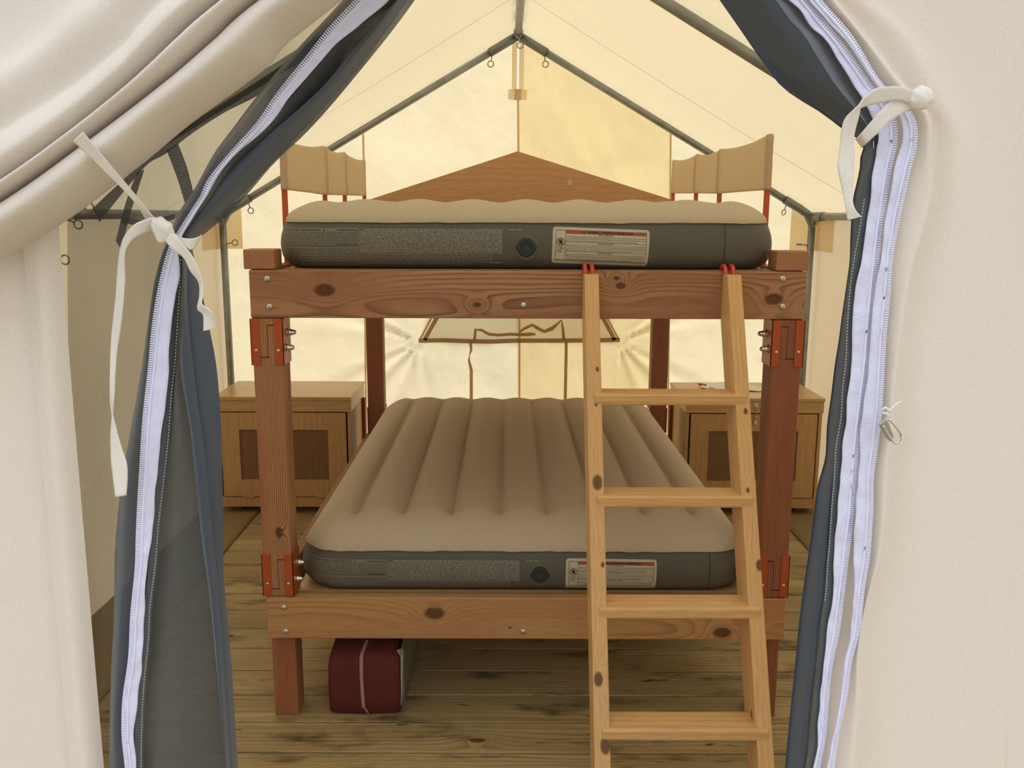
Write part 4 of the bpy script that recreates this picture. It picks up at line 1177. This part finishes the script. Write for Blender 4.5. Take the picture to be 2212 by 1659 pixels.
L3 = [(1080, -330), (860, 0), (762, 110), (700, 185), (640, 240), (566, 305), (477, 395), (431, 464), (404, 508), (396, 541), (394, 604), (387, 717), (383, 780), (376, 846), (368, 952), (359, 1032), (347, 1138), (340, 1220), (328, 1319), (326, 1372), (317, 1463), (312, 1546), (310, 1659), (320, 1900), (330, 2560)]
L4 = [(1084, -330), (872, 0), (762, 152), (642, 286), (540, 395), (479, 452), (425, 500), (404, 541), (400, 604), (396, 690), (389, 780), (411, 928), (421, 1032), (437, 1178), (450, 1264), (467, 1435), (483, 1601), (489, 1659), (520, 2000), (540, 2560)]
L5 = [(1090, -330), (896, 0), (762, 172), (667, 281), (591, 354), (534, 420), (491, 464), (448, 500), (428, 516), (416, 539), (431, 587), (440, 650), (455, 722), (466, 780), (474, 860), (479, 966), (481, 1098), (483, 1241), (492, 1338), (500, 1435), (507, 1546), (514, 1659), (540, 2000), (560, 2560)]
lc = thing('net_curtain', P(420, 2000, YC), 'navy net door curtain gathered at the left of the entrance with white zipper', 'curtain')
c0, c1_, c2_, c3, c4, c5 = (colv(l, YC + d) for l, d in ((L0, .015), (L1, -.005), (L2, -.004), (L3, .012), (L4, .004), (L5, .025)))
wr = lambda a, f: (lambda s, t, p: Vector((0, min(1, 4 * s * (1 - s)) * a * noise.noise(Vector((p.x * f, p.z * f * .4, p.y * 3))), 0)))
o = obj('left_fold', sheet(with_bulge([c0, c1_], [.010]), 8, disp=wr(.004, 14)), MT['mesh_double'], lc, smooth=True)
o = obj('zip_backing', sheet([[p + Vector((0, .008, 0)) for p in c1_], [p + Vector((0, .006, 0)) for p in c2_]], 3), MT['mesh_hem'], lc, smooth=True)
kp = next(i for i, v in enumerate(VS) if v >= 510)
hid = [p + Vector((0, .016, 0)) for p in c3[:kp + 1]]
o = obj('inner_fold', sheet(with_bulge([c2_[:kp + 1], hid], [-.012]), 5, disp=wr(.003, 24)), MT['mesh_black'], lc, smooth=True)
o = obj('hem', sheet(with_bulge([c2_[kp:], c3[kp:]], [.004]), 4, disp=wr(.002, 30)), MT['mesh_hem'], lc, smooth=True)
c4u = [p + Vector((0, .016, 0)) for p in c4[:kp + 1]]
o = obj('rolled_fold', sheet([hid, c3[:kp + 1]] + with_bulge([c3[:kp + 1], c4u], [.024])[1:], 8, disp=wr(.003, 14)), MT['mesh_navy'], lc, smooth=True)
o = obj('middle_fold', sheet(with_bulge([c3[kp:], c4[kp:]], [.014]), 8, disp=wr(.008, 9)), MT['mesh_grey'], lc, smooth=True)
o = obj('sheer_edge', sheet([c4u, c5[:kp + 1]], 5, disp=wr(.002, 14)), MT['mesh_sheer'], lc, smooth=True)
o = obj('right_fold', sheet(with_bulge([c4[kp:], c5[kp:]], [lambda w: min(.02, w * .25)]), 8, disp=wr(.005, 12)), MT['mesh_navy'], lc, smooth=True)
# inner light-coloured fold line of the lower part: a doubled pleat
LP1 = [(404, 560), (404, 640), (410, 717), (425, 850), (445, 1000), (462, 1178), (474, 1300), (483, 1435), (497, 1659), (540, 2560)]
VL = [560 + 20 * i for i in range(100)]
o = obj('pleat', sheet(with_bulge([colv(L4, YC - .006, VL), colv(LP1, YC - .004, VL)], [.010]), 8, disp=wr(.003, 16)), MT['mesh_navy'], lc, smooth=True)
def zipper(lineA, lineB, y, parent, vs, side=0, tooth=.0052, wavy=True):
    """tape between two lines, teeth along line A (side 0) or B (side 1)"""
    a = [P(u, v, yy) for (u, v, yy) in resample_v(Y0(lineA, y), vs)]; b = [P(u, v, yy) for (u, v, yy) in resample_v(Y0(lineB, y + .002), vs)]
    n = 400; A = arc_resample(a, n); B = arc_resample(b, n)
    if side == 1: A, B = B, A
    if wavy:
        for i in range(n): B[i] = B[i] + (B[i] - A[i]).normalized() *   .0036 * noise.noise(Vector((i * .14, 3.3, y))) + Vector((0, .003 * noise.noise(Vector((i * .14, 8, 1))), 0))
    tp = obj('zipper_tape', solid_bm([A, B]), MT['zip_tape'], parent, smooth=True); solid(tp, .0012)
    d = [0]
    for p, q in zip(A, A[1:]): d.append(d[-1] + (q - p).length)
    nt = int(d[-1] / .0031); T = arc_resample(A, nt); S = arc_resample(B, nt)
    bm = bmesh.new()
    for i in range(1, nt - 1):
        t = (T[i + 1] - T[i - 1]).normalized(); w = (T[i] - S[i]); w = (w - t * w.dot(t)).normalized(); n_ = t.cross(w).normalized()
        c = T[i] + w * .0010
        vs_ = []
        for (aa, bb, cc) in ((-1, -1, -1), (1, -1, -1), (1, 1, -1), (-1, 1, -1), (-1, -1, 1), (1, -1, 1), (1, 1, 1), (-1, 1, 1)):
            vs_.append(bm.verts.new(c + w * aa * .0028 + t * bb * .00095 + n_ * cc * .0015))
        for f in ((0, 3, 2, 1), (4, 5, 6, 7), (0, 1, 5, 4), (1, 2, 6, 5), (2, 3, 7, 6), (3, 0, 4, 7)): bm.faces.new([vs_[k] for k in f])
    obj('zipper_teeth', bm, MT['zip_teeth'], tp)
    # coil cord beside the teeth
    bm = bmesh.new(); tube(bm, [p + (q - p).normalized() * .0045 + Vector((0, -.001, 0)) for p, q in zip(A, B)], .0019, 6)
    obj('zipper_cord', bm, MT['zip_teeth'], tp, smooth=True)
    return tp
def solid_bm(cols): return sheet(cols, 4, disp=lambda s, t, p: Vector((0, .0012 * noise.noise(Vector((p.x * 60, p.z * 60, 2))), 0)))
zipper(L1, L2, YC - .012, lc, VS, 0)
# stitching on the hem
def stitches(line, y, parent, v0, v1, seg=.004):
    vs = frange(v0, v1, 200); pts = arc_resample([P(u, v, yy) for (u, v, yy) in resample_v(Y0(line, y), vs)], 1 + 2 * int((v1 - v0) / 6.5))
    bm = bmesh.new()
    for i in range(0, len(pts) - 1, 2): tube(bm, [pts[i], pts[i + 1]], .0006, 5)
    obj('stitching', bm, MT['thread'], parent)
stitches([(u - 5, v) for u, v in L3], YC - .006, lc, 560, 1700)
stitches([(u + 3, v) for u, v in L3[:9]], YC + .006, lc, -40, 320)

# single net panel hanging behind at the left
NL = [(-700, -330), (-420, 200), (-100, 500), (100, 700), (110, 1200), (100, 1659), (90, 2560)]
VN = [-420 + 30 * i for i in range(100)]
Lx = [(150, -330), (150, 2560)]; Ly = [(60, -330), (60, 2560)]
ML0 = [(u + 6, v) for u, v in L0]
cols = [colv(Lx, YC + .05, VN), colv([(210, -330), (205, 2560)], YC + .055, VN), [(a * .5 + b * .5) for a, b in zip(colv([(210, -330), (205, 2560)], YC + .055, VN), colv(ML0, YC + .04, VN))], colv(ML0, YC + .04, VN)]
np_ = tag(obj('insect_screen', sheet(cols, 8, disp=lambda s, t, p: Vector((0, .010 * noise.noise(Vector((p.x * 7, p.z * 2.2, 4))), 0))), MT['mesh_single'], smooth=True), 'single layer of grey net screen left of the gathered navy curtain', 'screen')
def band(name, A, B, y, m, parent, th=0, n=60, sub=4, disp=None):
    a = arc_resample([P(*(p if len(p) > 2 else (p[0], p[1], y))) for p in A], n); b = arc_resample([P(*(p if len(p) > 2 else (p[0], p[1], y))) for p in B], n)
    o = obj(name, sheet([a, b], sub, disp=disp), m, parent, smooth=True)
    if th: solid(o, th)
    return o
band('net_hem', [(640, 110), (604, 144), (490, 218), (434, 253), (363, 306), (313, 347), (262, 392), (200, 450)], [(616, 150), (561, 203), (485, 243), (414, 289), (358, 332), (320, 354), (277, 402), (215, 480)], YC + .030, MT['mesh_band'], np_)
band('net_strap', [(360, 325), (381, 380), (400, 440)], [(384, 309), (404, 362), (420, 425)], YC + .030, MT['mesh_band'], np_)
band('net_strap', [(296, 372), (283, 405), (268, 450), (250, 520)], [(312, 366), (298, 410), (282, 460), (262, 540)], YC + .030, MT['mesh_band'], np_)
band('net_seam', [(262, 470), (320, 474), (378, 462)], [(262, 482), (320, 487), (376, 474)], YC + .030, MT['mesh_band'], np_)

# canvas door leaf rolled back at the upper left
E0 = [(1120, -330, -1.47), (980, -210, -1.47), (735, 0, -1.47), (616, 96, -1.47), (578, 142, -1.47), (477, 218, -1.47), (401, 273, -1.47), (313, 347, -1.47), (262, 387, -1.47), (150, 470, -1.47), (0, 560, -1.47), (-200, 660, -1.47)]
F1 = [(1110, -370), (960, -270), (563, 0), (470, 80), (380, 160), (262, 249), (100, 370), (-40, 460), (-230, 560)]
F2 = [(1100, -410), (900, -300), (487, 0), (400, 70), (320, 150), (262, 202), (100, 330), (-60, 430), (-250, 520)]
F3 = [(1080, -450), (800, -330), (400, -40), (300, 50), (262, 95), (120, 200), (-90, 330), (-260, 430)]
F4 = [(1060, -500), (700, -380), (300, -120), (160, -30), (60, 60), (-90, 160), (-270, 300)]
F5 = [(1040, -560), (600, -480), (150, -250), (-50, -150), (-200, 0), (-300, 100)]
def cl(line, y, n=90): return arc_resample([P(p[0], p[1], p[2] if len(p) > 2 else y) for p in line], n)
def midc(a, b, dy, f=.5):
    r = []
    for p, q in zip(a, b):
        m = p * (1 - f) + q * f; m.y += dy; r.append(m)
    return r
E0 = [(u, v, -1.51) for u, v, _ in E0]
e0, f1, f2, f3, f4, f5 = cl(E0, -1.51), cl(F1, -1.545), cl(F2, -1.555), cl(F3, -1.56), cl(F4, -1.54), cl(F5, -1.53)
cols = [midc(e0, f1, .012, .12), e0, midc(e0, f1, -.030, .12), midc(e0, f1, -.052, .45), midc(e0, f1, -.030, .82), midc(e0, f1, .006, .985), f1, midc(f1, f2, -.026, .25), midc(f1, f2, -.030, .65), midc(f1, f2, .008, .97), f2, midc(f2, f3, -.026, .3), midc(f2, f3, -.010, .8), f3, midc(f3, f4, -.018, .5), f4, f5]
rd = tag(obj('canvas_door', sheet(cols, 4, disp=lambda s, t, p: Vector((0, .004 * noise.noise(Vector((p.x * 6 + p.z * 5, p.z * 6 - p.x * 3, 1))), 0))), MT['canvas_front'], smooth=True), 'cream canvas door leaf rolled back in soft folds at the upper left', 'tent door')
solid(rd, .0015)

# right-hand curtain
R0 = [(1330, -330), (1553, 0), (1596, 61), (1627, 106), (1657, 147), (1692, 190), (1743, 225), (1778, 246), (1816, 276), (1848, 296), (1866, 306), (1868, 316), (1861, 331), (1859, 360), (1852, 394), (1845, 420), (1839, 477), (1837, 515), (1836, 561), (1829, 616), (1819, 686), (1812, 739), (1805, 780), (1795, 856), (1786, 919), (1782, 990), (1765, 1051), (1757, 1109), (1747, 1185), (1732, 1297), (1719, 1427), (1707, 1546), (1696, 1659), (1660, 2000), (1640, 2560)]
R1 = [(1480, -330), (1705, 0), (1728, 20), (1748, 51), (1784, 86), (1806, 122), (1827, 157), (1854, 203), (1880, 243), (1892, 268), (1898, 290), (1894, 323), (1893, 344), (1886, 377), (1880, 429), (1874, 470), (1868, 507), (1860, 549), (1851, 611), (1844, 693), (1840, 780), (1833, 843), (1829, 907), (1820, 957), (1815, 1033), (1810, 1096), (1804, 1185), (1801, 1214), (1797, 1283), (1789, 1338), (1785, 1407), (1777, 1477), (1770, 1546), (1766, 1601), (1757, 1659), (1730, 2000), (1720, 2560)]
R2 = [(1500, -330), (1737, 0), (1818, 101), (1881, 190), (1925, 250), (1932, 300), (1921, 360), (1903, 476), (1893, 561), (1880, 693), (1873, 780), (1862, 869), (1853, 945), (1847, 1020), (1840, 1104), (1828, 1200), (1818, 1283), (1807, 1366), (1793, 1435), (1784, 1518), (1779, 1587), (1766, 1659), (1740, 2000), (1735, 2560)]
R2b = [(1515, -330), (1748, 0), (1829, 90), (1889, 180), (1945, 250), (1950, 300), (1935, 360), (1912, 476), (1900, 561), (1885, 693), (1877, 780), (1868, 869), (1858, 932), (1856, 995), (1851, 1071), (1847, 1134), (1846, 1185), (1844, 1214), (1843, 1269), (1839, 1297), (1839, 1371), (1826, 1435), (1818, 1504), (1804, 1587), (1786, 1659), (1765, 2000), (1760, 2560)]
R3 = [(1540, -330), (1766, 0), (1832, 76), (1903, 187), (1965, 250), (1975, 300), (1960, 370), (1940, 460), (1922, 561), (1916, 645), (1909, 717), (1905, 780), (1899, 881), (1891, 957), (1881, 1033), (1880, 1096), (1877, 1147), (1873, 1200), (1862, 1269), (1851, 1366), (1836, 1421), (1824, 1504), (1807, 1587), (1796, 1659), (1775, 2000), (1770, 2560)]
rc = thing('net_curtain', P(1800, 2000, YC), 'navy net door curtain gathered at the right of the entrance beside the cream canvas', 'curtain')
g0, g1 = colv(R0, YC + .02), colv(R1, YC + .004)
def rbul(w): return min(.045, w * .42)
gm = [a * .42 + b * .58 for a, b in zip(g0, g1)]
for q, (a, b) in enumerate(zip(g0, g1)): gm[q].y -= min(.045, (a - b).length * .42)
kr = next(i for i, v in enumerate(VS) if v >= 420)
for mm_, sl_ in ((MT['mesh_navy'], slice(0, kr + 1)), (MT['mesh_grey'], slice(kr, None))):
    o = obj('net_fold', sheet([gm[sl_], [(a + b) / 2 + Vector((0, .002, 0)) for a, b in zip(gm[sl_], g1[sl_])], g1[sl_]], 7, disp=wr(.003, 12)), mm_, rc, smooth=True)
o = obj('navy_fold', sheet([g0, [(a + b) / 2 - Vector((0, .006, 0)) for a, b in zip(g0, gm)], gm], 9, disp=lambda s, t, p: Vector((0, .010 * math.sin(s * 6.283) * (1 - s) + .004 * noise.noise(Vector((p.x * 12, p.z * 5, 2))), 0))), MT['mesh_navy'], rc, smooth=True)
H0 = [(u - 16 - (10 if v > 1100 else 0), v) for u, v in R1]
VH = [320 + 20 * i for i in range(112)]
o = obj('hem', sheet([colv([(u - 15, v) for u, v in R1], YC - .010, VH), colv([(u + 3, v) for u, v in R1], YC - .008, VH)], 3), MT['mesh_hem'], rc, smooth=True)
stitches([(u - 13, v) for u, v in R1], YC - .013, rc, 430, 1300)
o = obj('zip_backing', sheet([colv(R1, YC + .006), colv(R2, YC + .006)], 3), MT['mesh_hem'], rc, smooth=True)
zipper(R1, R2, YC - .014, rc, VS, 1)
# front canvas wall, right of the opening
VR = [-560 + 26 * i for i in range(122)]
def xline(x, y): return [[x, y]]
def cx(line, y, vs=VR): return [P(u, v, yy) for (u, v, yy) in resample_v(Y0(line, y), vs)]
top = [(1340, -560)] 
ra = cx([(u - 3, v) for u, v in R2], YC + .006); rb = cx(R3, YC - .002)
def shiftl(line, du, fl=1.0): return [(u + du * fl, v) for u, v in line]
S1 = [(1575, -330), (1800, 0), (1850, 60), (1935, 170), (2010, 260), (2010, 420), (1965, 600), (1935, 800), (1915, 1000), (1900, 1200), (1865, 1330), (1853, 1420), (1853, 1532), (1844, 1643), (1830, 2000), (1830, 2560)]
S1b = [(u + 7, v) for u, v in S1]
S2 = [(1640, -330), (1860, 0), (1930, 60), (2010, 180), (2070, 300), (2060, 600), (2010, 900), (1990, 1200), (1950, 1659), (1930, 2560)]
S3 = [(1800, -330), (1990, 0), (2100, 150), (2180, 350), (2190, 700), (2160, 1100), (2150, 1659), (2150, 2560)]
s1, s1b, s2, s3 = cx(S1, YC - .016), cx(S1b, YC + .004), cx(S2, YC - .004), cx(S3, YC + .004)
s4 = [Vector((.80, YC, p.z)) for p in s3]; s5 = [Vector((HW + .05, YC, p.z)) for p in s3]
def clampz(c): return [Vector((p.x, p.y, max(.001, min(p.z, roofz(p.x, .02))))) for p in c]
cols = [clampz(c) for c in (ra, rb, s1, s1b, s2, s3, s4, s5)]
wf = tag(obj('wall_front', sheet(cols, 8, disp=lambda s, t, p: Vector((0, .006 * noise.noise(Vector((p.x * 5, p.z * 1.6, 4))), 0))), MT['canvas_front'], smooth=True, center=False), 'cream canvas front wall of the tent right of the entrance', kind='structure')
zw = zipper(R2b, R3, YC - .018, wf, VS, 1)
# left part of the front wall, beyond the net panel
cols = []
for x, y in ((P(152, 900, YC).x, YC + .012), (P(120, 900, YC).x, YC - .01), (P(60, 900, YC).x, YC + .006), (-.80, YC + .0), (-HW - .05, YC)):
    cols.append([Vector((x, y, max(.001, roofz(x, .02) * i / 80))) for i in range(81)])
wf2 = obj('canvas_panel', sheet(cols, 8, disp=lambda s, t, p: Vector((0, .006 * noise.noise(Vector((p.x * 5, p.z * 1.6, 9))), 0))), MT['canvas_front'], wf, smooth=True)

# ties
def ribbon_part(name, A, B, parent, n=60, th=.0014):
    a = arc_resample([P(*p) for p in A], n); b = arc_resample([P(*p) for p in B], n)
    o = obj(name, sheet([a, b], 5, disp=lambda s, t, p: Vector((0, .0008 * noise.noise(Vector((p.x * 50, p.z * 50, 1))), 0))), MT['ribbon'], parent, smooth=True); solid(o, th); return o
y = YC - .030
lt = thing('tie_ribbon', P(350, 500, y), 'cream cloth ribbon knotted round the left net curtain', 'ribbon', 'curtain ties')
ribbon_part('strap', [(180, 285, y - .10), (262, 384, y - .06), (305, 435, y - .035), (335, 473, y - .020), (352, 492, y - .015)], [(158, 305, y - .10), (262, 406, y - .055), (298, 447, y - .032), (315, 474, y - .016), (330, 496, y - .012)], lt)
ribbon_part('loop', [(352, 486, y - .020), (336, 470, y - .028), (315, 474, y - .034), (291, 484, y - .034), (272, 505, y - .03), (262, 527, y - .026), (255, 570, y - .02), (250, 640, y - .014), (240, 740, y - .01), (238, 860, y - .012), (252, 930, y - .014), (262, 966, y - .016), (275, 1011, y - .02), (273, 1070, y - .02)],
            [(334, 505, y - .014), (327, 499, y - .020), (310, 505, y - .026), (293, 513, y - .028), (277, 529, y - .028), (269, 554, y - .026), (270, 609, y - .02), (262, 696, y - .016), (252, 770, y - .010), (247, 860, y - .008), (240, 930, y - .006), (240, 990, y - .008), (244, 1030, y - .012), (250, 1074, y - .016)], lt, 90)
ribbon_part('wrap', [(340, 478, y - .010), (362, 490, y - .020), (379, 505, y - .022), (397, 514, y - .022), (416, 515, y - .016), (431, 511, y - .002), (436, 507, y + .03)], [(350, 512, y - .006), (368, 512, y - .018), (386, 519, y - .022), (406, 537, y - .022), (414, 539, y - .016), (423, 531, y - .004), (428, 522, y + .03)], lt)
# knot: a folded lump of ribbon
bm = bmesh.new(); c = P(350, 494, y - .026)
bmesh.ops.create_icosphere(bm, subdivisions=4, radius=1)
for v in bm.verts:
    d = v.co.copy(); q = Vector((d.x * .0155, d.y * .011, d.z * .0145)); q *= 1 + .12 * noise.noise(d * 2.2) + .05 * math.sin(d.x * 7 + d.z * 5)
    ca, sa = math.cos(.62), math.sin(.62); v.co = c + Vector((q.x * ca + q.z * sa * .6, q.y, -q.x * sa + q.z * ca))
obj('knot', bm, MT['ribbon'], lt, smooth=True)
ribbon_part('knot_fold', [(330, 478, y - .034), (352, 490, y - .042), (374, 508, y - .036)], [(331, 500, y - .030), (343, 524, y - .034), (360, 520, y - .034)], lt)
ribbon_part('tail', [(356, 518, y - .034), (370, 536, y - .038), (397, 558, y - .034), (411, 585, y - .030), (429, 609, y - .026), (431, 640, y - .024), (427, 667, y - .026), (439, 681, y - .03), (440, 715, y - .03)], [(362, 505, y - .036), (380, 508, y - .040), (401, 534, y - .038), (421, 563, y - .036), (437, 609, y - .034), (437, 640, y - .036), (436, 657, y - .04), (456, 674, y - .042), (467, 709, y - .034)], lt, 80)
rt = thing('tie_ribbon', P(1940, 230, y), 'cream cloth ribbon looped round the right net curtain with a hanging tail', 'ribbon', 'curtain ties')
ribbon_part('tail', [(1990, 205, y - .02), (1950, 188, y - .026), (1920, 187, y - .030), (1893, 191, y - .034), (1867, 210, y - .038), (1854, 228, y - .040), (1828, 253, y - .038), (1819, 277, y - .036), (1815, 312, y - .034), (1810, 362, y - .034), (1819, 409, y - .030), (1827, 453, y - .028), (1831, 476, y - .028)],
            [(1985, 235, y - .016), (1950, 218, y - .020), (1920, 219, y - .022), (1888, 225, y - .026), (1860, 233, y - .028), (1857, 240, y - .03), (1853, 258, y - .030), (1845, 294, y - .028), (1845, 344, y - .026), (1842, 388, y - .028), (1842, 429, y - .03), (1848, 453, y - .034), (1861, 468, y - .036)], rt, 90)
ribbon_part('wrap', [(1990, 190, y - .016), (1945, 208, y - .016), (1920, 222, y - .018), (1895, 247, y - .018), (1870, 276, y - .014), (1854, 294, y - .006), (1848, 300, y + .03)], [(1998, 225, y - .014), (1950, 245, y - .016), (1920, 264, y - .018), (1901, 284, y - .018), (1884, 299, y - .014), (1869, 313, y - .006), (1862, 318, y + .03)], rt)
bm = bmesh.new(); c = P(1990, 212, y - .02)
bmesh.ops.create_icosphere(bm, subdivisions=4, radius=1)
for v in bm.verts:
    d = v.co.copy(); q = Vector((d.x * .0155, d.y * .011, d.z * .0145)); q *= 1 + .12 * noise.noise(d * 2.2); v.co = c + q
obj('knot', bm, MT['ribbon'], rt, smooth=True)
# metal hook clasp hanging on the canvas at the right edge
bm = bmesh.new(); y = YC - .040
def pp_(u, v, yy=y): return P(u, v, yy)
cl_ = thing('snap_hook', pp_(1925, 930), 'shiny metal snap hook on a cord against the cream canvas at right', 'hook')
tube(bm, arc_resample([pp_(*p) for p in ((1921, 888), (1913, 881), (1907, 885), (1909, 893), (1916, 893), (1918, 902), (1914, 908))], 30), .0016, 8)
tube(bm, arc_resample([pp_(*p) for p in ((1921, 888), (1929, 880), (1938, 872), (1946, 868))], 20), .0016, 8)
obj('cord', bm, MT['ribbon'], cl_, smooth=True)
bm = bmesh.new(); prism(bm, [pp_(1898, 917), pp_(1913, 906), pp_(1920, 914), pp_(1932, 944), pp_(1926, 956), pp_(1914, 946)], Vector((0, .006, 0)))
bmesh.ops.bevel(bm, geom=list(bm.edges), offset=.0012, segments=2, affect='EDGES')
obj('clasp_body', bm, MT['nickel'], cl_)
bm = bmesh.new(); tube(bm, arc_resample([pp_(*p, YC - .046) for p in ((1908, 920), (1911, 925), (1921, 942), (1936, 958), (1946, 940), (1930, 915), (1918, 905))], 30), .0015, 8)
obj('clasp_gate', bm, MT['zinc'], cl_, smooth=True)

# ================================================================== LIGHT
w = bpy.data.worlds.new('world'); SC.world = w; w.use_nodes = True
nt = w.node_tree; nt.nodes.clear()
tc = nt.nodes.new('ShaderNodeTexCoord'); sp = nt.nodes.new('ShaderNodeSeparateXYZ'); nt.links.new(tc.outputs['Generated'], sp.inputs[0])
rz = nt.nodes.new('ShaderNodeValToRGB'); nt.links.new(sp.outputs[2], rz.inputs[0])
cr = rz.color_ramp; cr.elements[0].position = 0; cr.elements[0].color = (.24, .235, .22, 1); cr.elements[1].position = 1; cr.elements[1].color = (.92, .97, 1, 1)
for p_, c_ in ((.07, (.37, .37, .36, 1)), (.26, (.84, .88, .91, 1))):
    e = cr.elements.new(p_); e.color = c_
ry = nt.nodes.new('ShaderNodeMapRange'); nt.links.new(sp.outputs[1], ry.inputs[0])
for i, v in enumerate((-1, 1, .75, 1.35)): ry.inputs[i + 1].default_value = v
bg = nt.nodes.new('ShaderNodeBackground'); nt.links.new(rz.outputs[0], bg.inputs[0])
mu = nt.nodes.new('ShaderNodeMath'); mu.operation = 'MULTIPLY'; nt.links.new(ry.outputs[0], mu.inputs[0]); mu.inputs[1].default_value = 1.5
nt.links.new(mu.outputs[0], bg.inputs[1])
wo = nt.nodes.new('ShaderNodeOutputWorld'); nt.links.new(bg.outputs[0], wo.inputs[0])
sl = bpy.data.lights.new('sun', 'SUN'); sl.energy = 1.2; sl.angle = math.radians(35); sl.color = (1, .96, .9)
so = bpy.data.objects.new('sun', sl); COL.objects.link(so)
so.rotation_euler = Vector((-.25, -.75, -.9)).to_track_quat('-Z', 'Y').to_euler()

vs_ = SC.view_settings
vs_.view_transform = 'Standard'; vs_.look = 'None'; vs_.gamma = 1; vs_.exposure = 0.45
vs_.use_curve_mapping = False
SC.cycles.max_bounces = 8; SC.cycles.diffuse_bounces = 5; SC.cycles.transparent_max_bounces = 14; SC.cycles.use_adaptive_sampling = True; SC.cycles.adaptive_threshold = .04; SC.cycles.transmission_bounces = 6
SC.cycles.use_denoising = True
